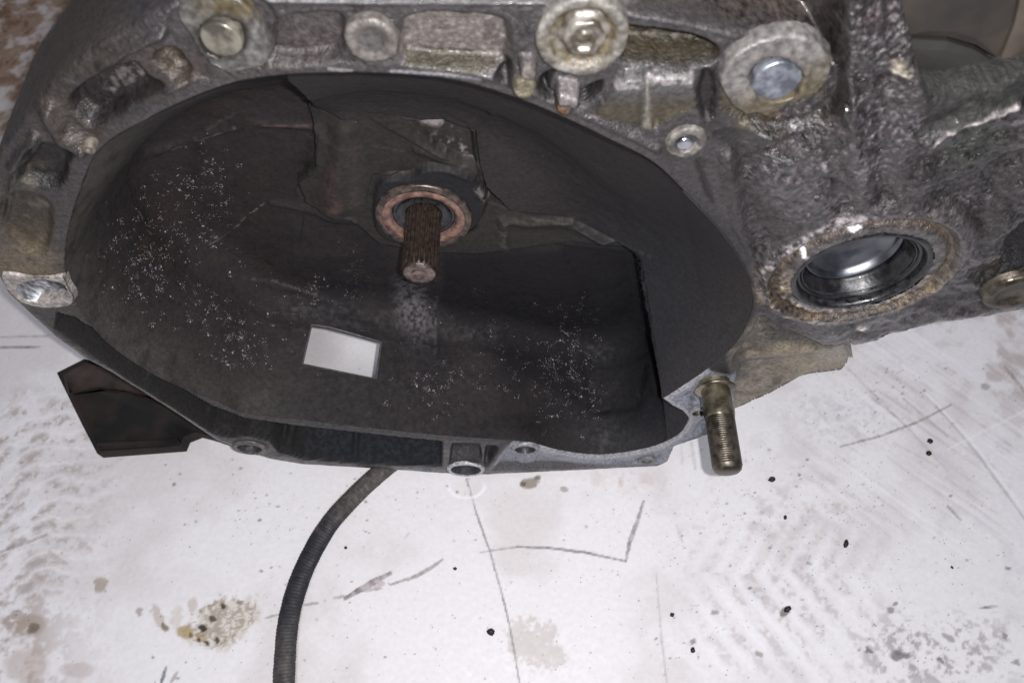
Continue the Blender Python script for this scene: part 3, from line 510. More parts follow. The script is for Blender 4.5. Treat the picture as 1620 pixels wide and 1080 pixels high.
    mix([.034, .031, .033], .6*(1-ss(.0, .12, Sg))*ss(700, 1000, U)); mix([.34, .31, .30], q_*.95*(.9*np.exp(-((V-232-.1*(U-690))/11)**2)+.85*np.exp(-((V-203-.12*(U-700))/6)**2))*ss(-.35, .3, n2+n3*.6)*ss(655, 672, U)*ss(748, 730, U))  # two pale bands in the pocket are painted shiny highlights
    mix([.11, .06, .045], .6*np.exp(-((U-528)/13)**2)*ss(220, 310, V)*ss(335, 318, V)*ss(-.5, .2, n2)); mix([.055, .045, .04], .5*np.exp(-((U-560)/12)**2)*ss(200, 230, V)*ss(335, 318, V))  # reddish highlight painted down the upright rib
    for pts, wd, c, k2 in [([(262, 238), (285, 229), (318, 218), (345, 209), (372, 199)], 2.6, (.15, .135, .135), .85), ([(345, 208), (420, 196), (500, 196)], 2.4, (.09, .055, .045), .8), ([(310, 215), (350, 190), (385, 176)], 4, (.06, .055, .05), .6),
                          ([(333, 386), (352, 374), (380, 352), (398, 336), (418, 321)], 2.4, (.17, .155, .155), .8), ([(480, 212), (640, 240)], 3, (.05, .045, .045), .4), ([(690, 470), (688, 570)], 4, (.05, .05, .05), .7), ([(400, 440), (440, 446), (500, 468)], 3, (.10, .09, .09), .6), ([(790, 350), (810, 346), (905, 346)], 6, (.055, .055, .045), .7), ([(796, 352), (793, 378), (800, 392)], 8, (.07, .07, .06), .7),
                          ([(905, 346), (960, 376), (1030, 404)], 3.5, (.06, .052, .045), .6), ([(755, 290), (768, 308)], 7, (.16, .15, .14), .8), ([(500, 318), (560, 345)], 3, (.05, .05, .045), .5), ([(470, 300), (480, 320), (550, 345)], 4, (.035, .035, .035), .5)]:
        m = 0*U
        for i in range(len(pts)-1): dd, _ = sdseg(u, v, pts[i], pts[i+1]); m = np.maximum(m, ss(wd, wd*.3, dd))
        mix(c, m*k2*ss(-.35, .35, n3))
    # grey dust spray below the shaft
    e = ell(U, V, 655, 490, 34, 62, -18); mix([.17, .16, .17], .8*np.clip(1.15-e, 0, 1)*ss(-.45, .45, n3+.4*n2))
    # matt patches
    mix([.05, .047, .05], .35*ss(.1, .45, n2)*ss(.1, .4, n3)*(1-a_)*ss(560, 620, V))
    C = C*.82
    rough = .74+.12*n2; rough = rough-.25*q_; metal = .0*n2
    F = grid_faces(*U.shape, wrap=True)
    F = F[:, ::-1] if True else F
    flat = P.reshape(-1, 3); bvh_F = F[::1]
    inw = (sd(WIN, *proj(P)) < 0) & (Sg < .55)
    # surface finder for later details
    bvh = BVHTree.FromPolygons([Vector(p) for p in flat.tolist()], F.tolist())
    hbx, hbz = circ(670, 347, .0735); hub = (np.hypot(P[..., 0]-hbx, P[..., 2]-hbz) < .0225) & (V > 250) & (V < 450)
    kf = ~(inw.ravel()[F].any(1)) & ~(hub.ravel()[F].all(1))
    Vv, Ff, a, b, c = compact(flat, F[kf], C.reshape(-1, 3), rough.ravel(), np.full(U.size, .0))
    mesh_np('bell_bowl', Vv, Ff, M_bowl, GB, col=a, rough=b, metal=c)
    return bvh
BVH = build_bowl()
def hit(u, v):
    r = Vector(ray(u, v)).normalized(); loc, n, i, d = BVH.ray_cast(Vector(CAMP), r)
    if loc is None: return None, None
    if n.dot(r) > 0: n = -n
    return loc, n
# thickness of the window cut in the bell wall
def window_edge():
    V, F = [], []; pts = []; n = len(WIN); c = np.mean(WIN, 0)
    for i in range(n):
        a, b = np.array(WIN[i]), np.array(WIN[(i+1) % n])
        for t in np.linspace(0, 1, 12, endpoint=False): pts.append(a+(b-a)*t)
    wdir = hit(*c)[1]
    for p in pts:
        o = p+(p-c)/np.linalg.norm(p-c)*2.2
        pi, ni = hit(*p); po, no = hit(*o)
        V += [po+no*.0002, pi+ni*.0003, pi-wdir*.0030]
    m = len(pts); F = [(3*i+k, 3*((i+1) % m)+k, 3*((i+1) % m)+k+1, 3*i+k+1) for i in range(m) for k in (0, 1)]
    mm = cast_mat('cut_edge_metal', bump=.4, bscale=600)
    mesh_np('window_edge', np.array(V), np.array(F), mm, GB, col=np.tile([.06, .056, .056], (len(V), 1)), rough=np.full(len(V), .5), metal=np.zeros(len(V)))
window_edge()
def shadow_line(pts, wd):  # black strip painting the flash shadow and gap along a step
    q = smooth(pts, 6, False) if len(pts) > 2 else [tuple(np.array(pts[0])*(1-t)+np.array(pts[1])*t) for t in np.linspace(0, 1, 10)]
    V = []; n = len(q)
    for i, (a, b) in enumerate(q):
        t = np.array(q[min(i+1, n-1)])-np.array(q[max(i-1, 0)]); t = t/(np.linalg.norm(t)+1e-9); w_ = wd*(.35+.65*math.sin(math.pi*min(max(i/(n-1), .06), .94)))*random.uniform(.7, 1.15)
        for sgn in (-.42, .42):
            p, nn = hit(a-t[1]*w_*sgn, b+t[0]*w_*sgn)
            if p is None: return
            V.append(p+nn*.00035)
    mesh_np('step_shadow_line', np.array([tuple(p) for p in V]), np.array([(2*i, 2*i+1, 2*i+3, 2*i+2) for i in range(n-1)]), M_shadow_line, GB)
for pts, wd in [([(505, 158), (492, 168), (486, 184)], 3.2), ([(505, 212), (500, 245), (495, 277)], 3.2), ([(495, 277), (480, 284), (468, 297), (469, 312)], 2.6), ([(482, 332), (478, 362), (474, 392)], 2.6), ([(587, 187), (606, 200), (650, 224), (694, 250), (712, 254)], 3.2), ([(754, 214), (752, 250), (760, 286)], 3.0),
                ([(579, 317), (590, 277), (616, 278), (646, 262)], 2.4), ([(750, 314), (765, 319)], 3.6), ([(1003, 402), (1012, 455), (1026, 530), (1046, 624)], 3.0)]: shadow_line(pts, wd)

# ------------------------------------------------------------------ lathe parts about axes parallel to y
def lathe(name, cu, cv, y, prof, mat, parent=GB, seg=72, sx=1., rot=0., rag=0., seed=0, fn=None, cxz=None, colf=None, rough=.5, metal=.2, tilt=None):
    """prof: (radius mm, offset mm towards the viewer); centre found on plane y"""
    cx, cz = cxz if cxz else circ(cu, cv, y)
    A = np.linspace(0, 2*np.pi, seg, endpoint=False); pr = np.array(prof, float)/1000
    r = pr[:, 0][:, None]+0*A; h = pr[:, 1][:, None]+0*A[None]
    if fn is not None: r, h = fn(r, h, A[None]+0*r)
    lx = r*np.cos(A)*sx; lz = r*np.sin(A); c, s = math.cos(math.radians(rot)), math.sin(math.radians(rot))
    X = cx+lx*c-lz*s; Z = cz+lx*s+lz*c
    nn = fbm(X*1000/4, Z*1000/4, h*1000/4, s=50+seed); n3 = fbm(X*1000/1.3, Z*1000/1.3, h*1000/1.3, s=70+seed, o=2)
    if rag: X = X+rag*.001*nn*(X-cx)/.012; Z = Z+rag*.001*nn*(Z-cz)/.012; h = h+rag*.0005*nn+rag*.0002*n3
    P = np.stack([X, y-h, Z], -1)
    if tilt: P[..., 1] += (X-cx)*tilt[0]+(Z-cz)*tilt[1]
    F = grid_faces(*r.shape, wrap=True)
    kw = {}
    if colf is not None: kw = dict(col=colf(r*1000, A[None]+0*r, nn, n3).reshape(-1, 3), rough=np.full(r.size, rough)+.1*nn.ravel(), metal=np.full(r.size, metal))
    return mesh_np(name, P.reshape(-1, 3), F, mat, parent, **kw)
def cmix(pairs, base, shp):
    C = np.ones(shp+(3,))*np.array(base)
    for c, m in pairs: m = np.clip(m, 0, 1)[..., None]; C = C*(1-m)+np.array(c)*m
    return C
def rim_col(light, dirt, dirt2, dk=.5):
    return lambda r, a, nn, n3: cmix([(dirt, dk*ss(-.1, .4, nn)), (dirt2, dk*ss(.1, .5, n3)*.8)], light, r.shape)
def K(px, u, v, y): return px*float(depth(at(u, v, y)))/FPX*1000     # pixels to mm at that place
# eye-shaped boss with a pale plug, top left
def polyboss(name, poly, yf, th, mat, colf, inner=None, parent=GB, amp=1.):
    """plate with the traced outline on plane yf and side walls going back th metres"""
    q = smooth(poly, 6); o = np.array(q); c = np.array(inner[:2]) if inner else o.mean(0); m = len(o); rings = []
    O3 = at(o[:, 0], o[:, 1], yf)
    if inner:
        ang = np.arctan2(o[:, 1]-c[1], o[:, 0]-c[0]); i3 = np.stack([c[0]+inner[2]*np.cos(ang), c[1]+inner[3]*np.sin(ang)], -1); I3 = at(i3[:, 0], i3[:, 1], yf)
    else: I3 = at(np.full(m, c[0]), np.full(m, c[1]), yf)*.999+O3*.001
    cen = O3.mean(0)
    def ring(p, dy): p = p.copy(); p[:, 1] += dy; return p
    sh = lambda p, k: cen+(p-cen)*k
    R = [ring(sh(O3, 1.05), th), ring(sh(O3, 1.0), .0016), ring(sh(O3, .965), 0)]
    for t in np.linspace(.12, .92, 9): R.append(ring(O3*(1-t)+I3*t, 0))
    R += [ring(I3, .0006)]+([ring(I3, .007)] if inner else [])
    P = np.stack(R); nn = fbm(P[..., 0]*250, P[..., 2]*250, s=91); n3 = fbm(P[..., 0]*800, P[..., 2]*800, s=92, o=2)
    P[..., 1] += amp*(.0008*nn+.0004*n3); P[..., 0] += amp*.0011*nn; P[..., 2] += amp*.0008*n3
    u, v = proj(P); F = grid_faces(P.shape[0], m, wrap=True)
    sgn = 1 if sum(o[i-1][0]*o[i][1]-o[i][0]*o[i-1][1] for i in range(m)) > 0 else -1
    return mesh_np(name, P.reshape(-1, 3), F[:, ::-1] if sgn < 0 else F, mat, parent, col=colf(u, v, nn, n3).reshape(-1, 3), rough=(.45+.2*nn).ravel(), metal=np.full(nn.size, .15))
def eye_col(u, v, nn, n3):
    return cmix([((.035, .032, .026), .8*ss(-.05, .35, nn)), ((.075, .055, .022), .85*ss(45, 14, v+20*nn)*ss(300, 340, u+20*nn)), ((.04, .035, .02), .7*ss(.0, .3, n3)*ss(60, 20, v)), ((.16, .15, .145), .5*ss(.1, .4, n3)), ((.03, .028, .024), ss(1.25, .95, ell(u, v, 352, 60, 40, 34)))], (.10, .096, .092), u.shape)
b1 = polyboss('eye_boss', [(284, 28), (298, 4), (340, -6), (378, 2), (402, 30), (428, 74), (424, 100), (396, 112), (356, 112), (320, 84)], -.003, .012, M_boss, eye_col, (352, 60, 38, 32))
def disc(name, u, v, y, rpx, h, mat, parent, chamf=.12, seg=48, hole=None, sx=1., rot=0., rag=.3):
    r = K(rpx, u, v, y)
    pr = [(r, -9), (r, h-.3*r*chamf*2), (r*(1-chamf*.5), h-.1), (r*(1-chamf), h)]
    if hole: pr += [(r*hole*1.15, h), (r*hole, h-.4), (r*hole*.9, h-2.5), (.05, h-3)]
    else: pr += [(r*.6, h+.05), (r*.3, h+.1), (.05, h+.1)]
    return lathe(name, u, v, y, pr, mat, parent, seg, sx, rot, rag)
disc('plug', 352, 60, -.001, 32, 1.6, M_plug, b1)
# round cast boss
def b2c(r, a, nn, n3):
    sw = np.exp(-((r-4.3-.8*np.sin(a*1))/1.0)**2)
    return cmix([((.055, .052, .052), .75*ss(4.6, 3.6, r+nn)), ((.035, .033, .034), .5*sw), ((.06, .05, .04), .5*ss(0, .4, nn)), ((.2, .18, .17), .5*ss(.1, .4, n3)*ss(4, 6, r))], (.125, .115, .105), r.shape)
r = K(42, 587, 66, -.003)
lathe('round_boss', 587, 66, -.003, [(r*1.02, -12), (r, -1), (r*.95, 0), (r*.8, .3), (r*.62, .1), (r*.5, -.7), (r*.3, -.6), (.05, -.6)], M_boss, rag=.7, colf=b2c, seed=1)
# large stained bolt boss
def b3c(r, a, nn, n3): return cmix([((.095, .065, .02), .85*ss(B3R*.80, B3R*.70, r+nn)*ss(-.6, .1, nn)), ((.03, .02, .010), .75*ss(B3R*.78, B3R*.70, r)*ss(-.1, .35, n3+nn)), ((.10, .075, .035), .5*ss(B3R*.7, B3R, r)*ss(.1, .4, nn)), ((.06, .055, .04), .45*ss(.05, .4, nn)), ((.27, .26, .25), .5*ss(.0, .4, n3)*ss(8, 9.5, r))], (.15, .143, .128), r.shape)
r = B3R = K(73, 921, 62, -.004)
b3 = lathe('bolt_boss', 921, 62, -.004, [(r*1.02, -13), (r, -1), (r*.97, 0), (r*.88, .2), (r*.75, -.1), (r*.70, -1.6), (r*.55, -2.0), (r*.3, -2.2), (.05, -2.2)], M_boss, rag=.6, colf=b3c, seed=2)
r = K(32, 926, 58, -.004)
def hexf(r_, h_, a_): return r_*(1+.06*np.cos(6*a_)*(r_ > .002)), h_
lathe('bolt', 924, 55, -.004, [(r*1.25, -2.2), (r*1.22, -.8), (r*1.05, -.6), (r*1.0, 1.6), (r*.92, 2.2), (r*.66, 2.3), (r*.6, 1.4), (r*.35, 1.2), (r*.3, 1.7), (.05, 1.8)], solid_mat('stained_bolt', (.05, .042, .03), (.17, .16, .14), .38, .4, 220, .6, coat=.1), b3, rag=.5, fn=hexf, seed=4)
# oval boss with silver disc
def oval_col(u, v, nn, n3): return cmix([((.085, .068, .035), .85*ss(-20, 25, (u-1225)*.5+(v-130)+20*nn)), ((.035, .03, .022), .6*ss(.05, .4, n3)*ss(-10, 30, (u-1225)*.4+(v-130))), ((.19, .18, .17), .5*ss(0, .4, nn)*ss(20, -10, v-120)), ((.05, .035, .04), ss(1.22, 1.0, ell(u, v, 1228, 125, 44, 36))*.55*ss(125, 108, v))], (.13, .122, .118), u.shape)
b4 = polyboss('oval_boss', [(1142, 142), (1146, 112), (1168, 86), (1206, 66), (1250, 58), (1290, 68), (1312, 92), (1310, 124), (1290, 150), (1250, 166), (1206, 180), (1166, 176)], -.0035, .006, M_boss, oval_col, (1228, 127, 43, 34))
disc('bolt_end', 1228, 126, -.0015, 38, 1.2, M_disc, b4, .1, rag=.2)
# small boss with a bright dowel
r = K(32, 1086, 228, -.002)
b5 = lathe('small_boss', 1086, 228, -.002, [(r*1.05, -8), (r, -.6), (r*.9, 0), (r*.62, 0), (r*.55, -.8), (r*.5, -3), (.05, -3)], M_boss, rag=.7, colf=rim_col((.15, .14, .125), (.04, .035, .03), (.25, .23, .22), .7), seed=5)
disc('dowel_pin', 1083, 230, -.001, 14, .2, M_bright, b5, .3, 24, rag=.1)
# tiny hole boss at the left end of the rib
r = K(10, 139, 238, -.005)
lathe('small_hole_boss', 139, 238, -.005, [(r*1.1, -7), (r, -.2), (r*.8, 0), (r*.5, -.1), (r*.45, -1), (.05, -1.5)], M_boss, rag=.2, colf=rim_col((.13, .11, .085), (.06, .05, .04), (.2, .18, .15), .5), seed=6, seg=32)
# dowel hole, left
def dow_col(u, v, nn, n3): return cmix([((.20, .16, .13), .5*ss(.0, .5, nn)), ((.55, .52, .5), .5*ss(.1, .5, n3))], (.38, .345, .32), u.shape)
b6 = polyboss('dowel_boss', [(2, 434), (18, 434), (50, 439), (82, 439), (98, 437), (106, 452), (116, 470), (112, 483), (90, 487), (66, 487), (40, 481), (20, 468), (6, 450)], -.0015, .004, M_boss, dow_col, (66, 461, 41, 18), amp=.3)
r = K(42, 66, 461, -.001)
lathe('dowel_hole', 66, 461, -.001, [(r*1.0, .3), (r*.96, -.3), (r*.88, -10), (r*.82, -24), (.05, -24)], solid_mat('reamed_aluminium', (.16, .17, .19), (.38, .39, .41), .42, .75, 300, .2, stretch=(1, 3, 1)), b6, sx=1.0)
# lower holes: raised rings with bores
def ringhole(name, u, v, rpx, inn, light, dirt, rag=.15, fl=.0, h=1.0, deep=14, y0=-.0005):
    y = y0; r = K(rpx, u, v, y)
    o = lathe(name, u, v, y, [(r*1.02, -1.5), (r, -.5+h-.5), (r*.96, h), (r*inn*1.06, h), (r*inn, h-.5), (r*inn*.96, -deep*.7), (r*inn*.5, -deep*.7), (.05, -deep*.7)], M_boss, rag=rag, colf=lambda r_, a, nn, n3: cmix([(dirt, .5*ss(-.1, .4, nn)), ((.045, .045, .05), ss(inn*r*1.04, inn*r*1.0, r_))], light, r_.shape), seed=int(u))
    return o
ringhole('bolt_hole', 395, 708, 27, .68, (.17, .155, .14), (.07, .065, .06))
ringhole('bolt_hole', 737, 742, 30, .78, (.62, .62, .64), (.35, .35, .36))
ringhole('bolt_hole', 831, 710, 23, .70, (.34, .34, .36), (.2, .2, .22))
ringhole('bolt_hole', 1106, 652, 16, .66, (.32, .31, .31), (.2, .19, .19))
ringhole('bolt_hole', 1023, 728, 14, .5, (.22, .21, .20), (.12, .11, .10))

# ------------------------------------------------------------------ differential bore and seals
dc = (DCX, DCZ); ribs = []
R0 = 29.2
lathe('bore_edge', 0, 0, -.006, [(R0+1.2, -1.2), (R0+.2, 0), (R0-1.2, .2), (R0-2.2, -.4), (R0-2.6, -2), (R0-2.9, -5)], M_dark, cxz=dc, rag=.25, seg=128)
o = lathe('oil_seal', 0, 0, -.006, [(R0-2.9, -3.5), (R0-3.4, -3.2), (R0-4.4, -3.4), (R0-4.6, -4.6), (R0-5.4, -5.0), (R0-5.8, -7.5), (R0-6.6, -8), (R0-6.8, -10), (R0-7.9, -10.5), (R0-8.4, -13), (R0-7.8, -17)], M_rub, cxz=dc, seg=128, rag=.15)
o = lathe('seal_spring', 0, 0, -.006, [(R0-5.2, -5.0), (R0-4.9, -4.5), (R0-5.2, -4.1), (R0-5.7, -4.4), (R0-5.7, -5.2)], M_dark, o, cxz=dc, seg=128)
lathe('output_gear_hub', 0, 0, -.006, [(R0-6.8, -22), (R0-7.4, -12.5), (R0-8.0, -11.8), (R0-8.8, -12.0), (R0-9.6, -14.5), (R0-11, -16), (R0-15, -17), (R0-15.6, -17.8), (R0-22, -18.2), (.5, -18.3)], M_hub, cxz=(DCX-.0015, DCZ+.0035), seg=128, tilt=(.05, .10))
lathe('bore_wall', 0, 0, -.006, [(R0, -1.5), (R0-.3, -40), (.5, -40)], M_dark, cxz=dc, seg=64)
# ------------------------------------------------------------------ input shaft and release sleeve
YB = .0735
bx, bz = circ(670, 347, YB)
sc = K(75, 670, 347, YB)/75
sl = lathe('bearing_sleeve', 0, 0, YB, [(78*sc, -12), (77*sc, -1.5), (75*sc, 0), (73*sc, -.3), (71*sc, .3), (66*sc, .3), (64*sc, -.4), (63*sc, -1)], solid_mat('grey_steel_sleeve', (.05, .04, .035), (.13, .10, .085), .35, .6, 250, .2), cxz=(bx, bz), seg=96, rag=.08)
lathe('copper_ring', 0, 0, YB, [(70.5*sc, -1), (64*sc, -.4), (66*sc, .2), (63*sc, -.3), (61.5*sc, .3), (57*sc, .4), (53*sc, .2), (51*sc, -1.2), (50.5*sc, -3)], M_copper, sl, cxz=(bx, bz), seg=96, rag=.08)
inr = lathe('inner_race', 0, 0, YB, [(50*sc, -3), (47*sc, -2.4), (44*sc, -2.6), (42*sc, -4), (38*sc, -3.6), (35*sc, -4.4), (31*sc, -3), (28*sc, -3.2), (26*sc, -6)], M_dark, sl, cxz=(bx, bz), seg=96)
tx, tz = bx, bz; YT = float((H-bz)/math.tan(PITCH+math.atan((434-540)/FPX))-D); rs = K(29.5, 662, 434, YT)
def spl(r_, h_, a_):
    t = ss(-.3, .3, np.sin(22*a_)); return r_*(1-.13*(1-t)*(np.abs(r_-rs/1000) < .0002)), h_
Lm = (YB-YT)*1000+8
shp = empty('input_shaft', (0, 0, 0)); shp.parent = GB
ax = lathe('splined_shaft', 0, 0, YT, [(rs, -Lm), (rs, -14), (rs, -8), (rs, -2.6), (rs*.95, -2.0), (rs*.93, -.9), (rs*.86, -.2)], M_shaft, shp, cxz=(tx, tz), seg=288, fn=spl)
lathe('shaft_end', 0, 0, YT, [(rs*.90, -.9), (rs*.84, .0), (rs*.55, .25), (rs*.42, .2), (rs*.38, -.5), (rs*.2, -1.6), (.05, -1.8)], M_tip, shp, cxz=(tx, tz), seg=64, rag=.08)
# ------------------------------------------------------------------ stud at the lower right
def stud():
    e = empty('stud', (0, 0, 0)); e.parent = GB
    sx_, sz_ = circ(1130, 604, 0.); r = K(23, 1130, 604, 0.)
    c2 = dict(cxz=(sx_, sz_))
    lathe('collar', 0, 0, 0., [(r*1.02, -4), (r*1.05, 3.2), (r*.98, 4.2)], M_bright if False else M_stud, e, **c2)
    lathe('collar', 0, 0, 0., [(r*.95, 3.6), (r*1.32, 4.0), (r*1.4, 4.8), (r*1.34, 5.6), (r*.95, 5.9)], M_stud, e, **c2)
    lathe('shank', 0, 0, 0., [(r*.98, 5), (r*.98, 12), (r*1.0, 17), (r*1.04, 20), (r*1.0, 23), (r*.96, 24)], M_stud, e, **c2)
    pr = []; n = 22
    for i in range(n): pr += [(r*.925, 24+i*1.35), (r*.97, 24.5+i*1.35), (r*.97, 24.9+i*1.35)]
    pr += [(r*.93, 54), (r*.86, 55.8), (r*.70, 57), (r*.3, 57.4), (.05, 57.5)]
    lathe('thread', 0, 0, 0., pr, M_thread, e, seg=64, **c2)
stud()
# ------------------------------------------------------------------ body behind the flange (seen from the side)
def loft(name, polys, mat, parent=GB, closed_ends=True):
    P = np.array(polys); n, m = P.shape[:2]; F = grid_faces(n, m, wrap=True)
    V = P.reshape(-1, 3); caps = []
    V = np.vstack([V, P[0].mean(0), P[-1].mean(0)]); F = F.tolist(); T = []
    for f in F: T += [(f[0], f[1], f[2]), (f[0], f[2], f[3])]
    for i in range(m): T += [((i+1) % m, i, n*m), ((n-1)*m+i, (n-1)*m+(i+1) % m, n*m+1)]
    return mesh_np(name, V, np.array(T), mat, parent)
def rear():
    top = [p for p in OUT]; o = at(np.array([p[0] for p in top]), np.array([p[1] for p in top]), 0.)
    o = o[np.argsort(-np.arange(len(o)))]
    cen = np.array([.04, 0, .34]); L = []
    for y, k, zmin in ((.030, .97, .235), (.09, .92, .235), (.13, .84, .235), (.24, .78, .24), (.28, .60, .26)):
        q = cen+(o-cen)*k; q[:, 1] = y; q[:, 2] = np.maximum(q[:, 2], zmin); L.append(q)
    # only above the bell bowl's lower half, so the window looks through to the floor
    L[0][:, 1] = .104; L[1][:, 1] = .125; L[2][:, 1] = .16
    loft('rear_case', L, M_rear)
rear()
# side wall joining the flange edge to the rear case along the top and left
def shell(poly, y0, y1, k, name, mat, cen, zc):
    a = at(np.array([p[0] for p in poly]), np.array([p[1] for p in poly]), y0); b = cen+(a-cen)*k; b[:, 1] = y1
    m = 0.5*(a+b); m = m+(m-cen)*.01
    return mesh_np(name, np.stack([a, m, b]).reshape(-1, 3), grid_faces(3, len(poly)), mat, GB)
shell(smooth([(-3, 438), (-22, 380), (-28, 320), (-14, 262), (8, 225), (56, 160), (95, 118), (150, 74), (215, 36), (290, 2), (345, -40), (345, -160)], 4, False), .004, .030, .965, 'outer_wall', M_rear, np.array([X0, 0, Z0+.02]), 0)
# smooth covers, top right, behind the casing
def plate(name, poly, y, th, mat, parent=GB, tilt=(0, 0), n=4, sm=True):
    q = smooth(poly, n) if sm else poly; a = np.array(q); O = at(a[:, 0], a[:, 1], y); c = O.mean(0); m = len(a); R = []
    for k, dy in ((1.02, th), (1.005, .0015), (.985, 0), (.6, -.0008), (.2, -.001), (.001, -.001)):
        p = c+(O-c)*k; p[:, 1] = y+dy+(p[:, 0]-c[0])*tilt[0]+(p[:, 2]-c[2])*tilt[1]; R.append(p)
    return mesh_np(name, np.array(R).reshape(-1, 3), grid_faces(6, m, wrap=True), mat, parent, smooth_=sm)
M_cov = solid_mat('brown_stained_cover', (.013, .0112, .0095), (.030, .024, .019), .5, 0, 25, .2)
M_cov2 = solid_mat('grey_green_cover', (.012, .0118, .0108), (.022, .021, .018), .5, 0, 25, .2)
M_cov3 = solid_mat('tan_cover', (.03, .026, .020), (.075, .062, .049), .5, 0, 30, .2)
plate('side_cover', [(1400, -60), (1430, 57), (1500, 59), (1545, 72), (1578, 92), (1600, 40), (1622, -60)], .004, .006, M_cov, sm=False)
plate('side_cover', [(1400, 60), (1450, 62), (1500, 65), (1543, 79), (1582, 103), (1540, 118), (1480, 130), (1455, 150)], .006, .008, M_cov2, sm=False)
plate('side_cover', [(1626, -60), (1604, 40), (1580, 100), (1640, 108), (1760, 112), (1760, -60)], .005, .006, M_cov3, sm=False)
plate('gap_shade_sheet', [(1380, -100), (1400, 160), (1760, 150), (1760, -100)], .020, .05, M_dark, sm=False)  # added black sheet, paints the shadow lines between the covers
# pipe stub right
lathe('drain_plug', 1606, 462, -.002, [(14, -16), (14, 0), (12.5, 1.5), (9, 1.6), (8.5, .5), (.05, .4)], M_thread)
# dark casting foot lying on the floor, lower left
def prism(name, poly, z, mat, parent=GB, zb=.0):
    a = np.array(poly, float); O = atz(a[:, 0], a[:, 1], z); m = len(a); c = O.mean(0); R = []
    for k, zz in ((1.0, zb), (1.0, z-.002), (.985, z), (.93, z-.0005), (.90, z-.004), (.001, z-.004)):
        p = c+(O-c)*k; p[:, 2] = zz; R.append(p)
    P = np.array(R); nn = fbm(P[..., 0]*120, P[..., 1]*120, s=5); P[..., 2] += 0*nn
    return mesh_np(name, P.reshape(-1, 3), grid_faces(6, m, wrap=True), mat, parent)
ft = []
for a, b in zip([(88, 588), (132, 566), (200, 585), (330, 640), (430, 690), (400, 712), (335, 690), (312, 684), (292, 692), (286, 706), (152, 716), (128, 670)], [(132, 566), (200, 585), (330, 640), (430, 690), (400, 712), (335, 690), (312, 684), (292, 692), (286, 706), (152, 716), (128, 670), (88, 588)]):
    for t in np.linspace(0, 1, 6, endpoint=False): ft.append((a[0]+(b[0]-a[0])*t, a[1]+(b[1]-a[1])*t))
fo = prism('casting_foot', ft, .012, M_foot)
prism('foot_rib', [(96, 592), (134, 572), (200, 592), (300, 640), (285, 650), (210, 620), (150, 612), (106, 622)], .016, solid_mat('rusty_brown_film', (.016, .010, .008), (.05, .034, .027), .8, 0, 40, .7), fo, zb=.006)
prism('foot_rib', [(150, 700), (280, 694), (284, 701), (152, 709)], .0145, M_foot, fo, zb=.006)

# ================================================================== HOSE
def hose():
    pts = smooth([(660, 700), (600, 748), (560, 785), (520, 830), (488, 885), (468, 935), (456, 985), (451, 1040), (450, 1100), (462, 1200), (500, 1400), (540, 1700)], 40, False)
    a = np.array(pts); C = atz(a[:, 0], a[:, 1], .0070); 
    L = np.concatenate([[0], np.cumsum(np.linalg.norm(np.diff(C, axis=0), axis=1))]); n = int(L[-1]/.00042); s = np.linspace(0, L[-1], n)
    C = np.stack([np.interp(s, L, C[:, k]) for k in range(3)], -1); Tn = np.gradient(C, axis=0); Tn /= np.linalg.norm(Tn, axis=1, keepdims=True)
    up = np.array([0, 0, 1.]); sd_ = np.cross(Tn, up); A = np.linspace(0, 2*np.pi, 20, endpoint=False)
    r = .0080*(1-.028*(.5+.5*np.clip(3*np.sin(s/.0024*2*np.pi), -1, 1)))+.00015*vn(s*300, s*0, s=9); r = r[:, None]
    P = C[:, None]+sd_[:, None]*(r*np.cos(A))[..., None]+up*(r*np.sin(A)*.62)[..., None]
    P = P.reshape(-1, 3); c = np.ones((len(P), 3))*np.array([.017, .0165, .021]); nn = fbm(P[:, 0]*90, P[:, 1]*90, s=77); n3 = fbm(P[:, 0]*700, P[:, 1]*700, s=78, o=2)
    u, v = proj(P); g = np.clip(ss(860, 770, v)+.55*ss(960, 1030, v)+.6*ss(.1, .5, nn), 0, 1)[:, None]; c = c*(1-g*.85)+np.array([.085, .075, .068])*g*.85; c *= (1+.5*n3)[:, None]
    o = mesh_np('corrugated_hose', P, grid_faces(n, 20, wrap=True), cast_mat('ribbed_plastic', bump=.3, bscale=500), col=c, rough=np.full(len(P), .68), metal=np.zeros(len(P)))
    tag(o, 'thin black ribbed plastic hose curving over the white floor out from under the gearbox', 'hose')
hose()

# ================================================================== FLAKES, GRIT
def lumps(name, pts, mat, parent=None):
    """pts: (position, normal, size, flatness)"""
    V, F = [], []
    for p, n, s_, fl in pts:
        q = n.to_track_quat('Z', 'Y'); b = len(V); k = 6; a0 = random.random()*6
        for i in range(k):
            rr = s_*random.uniform(.55, 1.2); a = a0+i*2*math.pi/k; V.append(p+q@Vector((rr*math.cos(a), rr*math.sin(a), -s_*.1)))
        for i in range(3):
            rr = s_*random.uniform(.25, .6); a = a0+i*2*math.pi/3; V.append(p+q@Vector((rr*math.cos(a), rr*math.sin(a), s_*fl*random.uniform(.6, 1.2))))
        t = b+6
        F += [(t, t+1, t+2)]
        for i in range(3):
            F += [(b+2*i, b+2*i+1, t+i), (b+2*i+1, b+(2*i+2) % 6, t+(i+1) % 3), (b+2*i+1, t+(i+1) % 3, t+i)]
    return mesh_np(name, np.array([tuple(v) for v in V]), np.array(F), mat, parent, smooth_=False)
fl = []
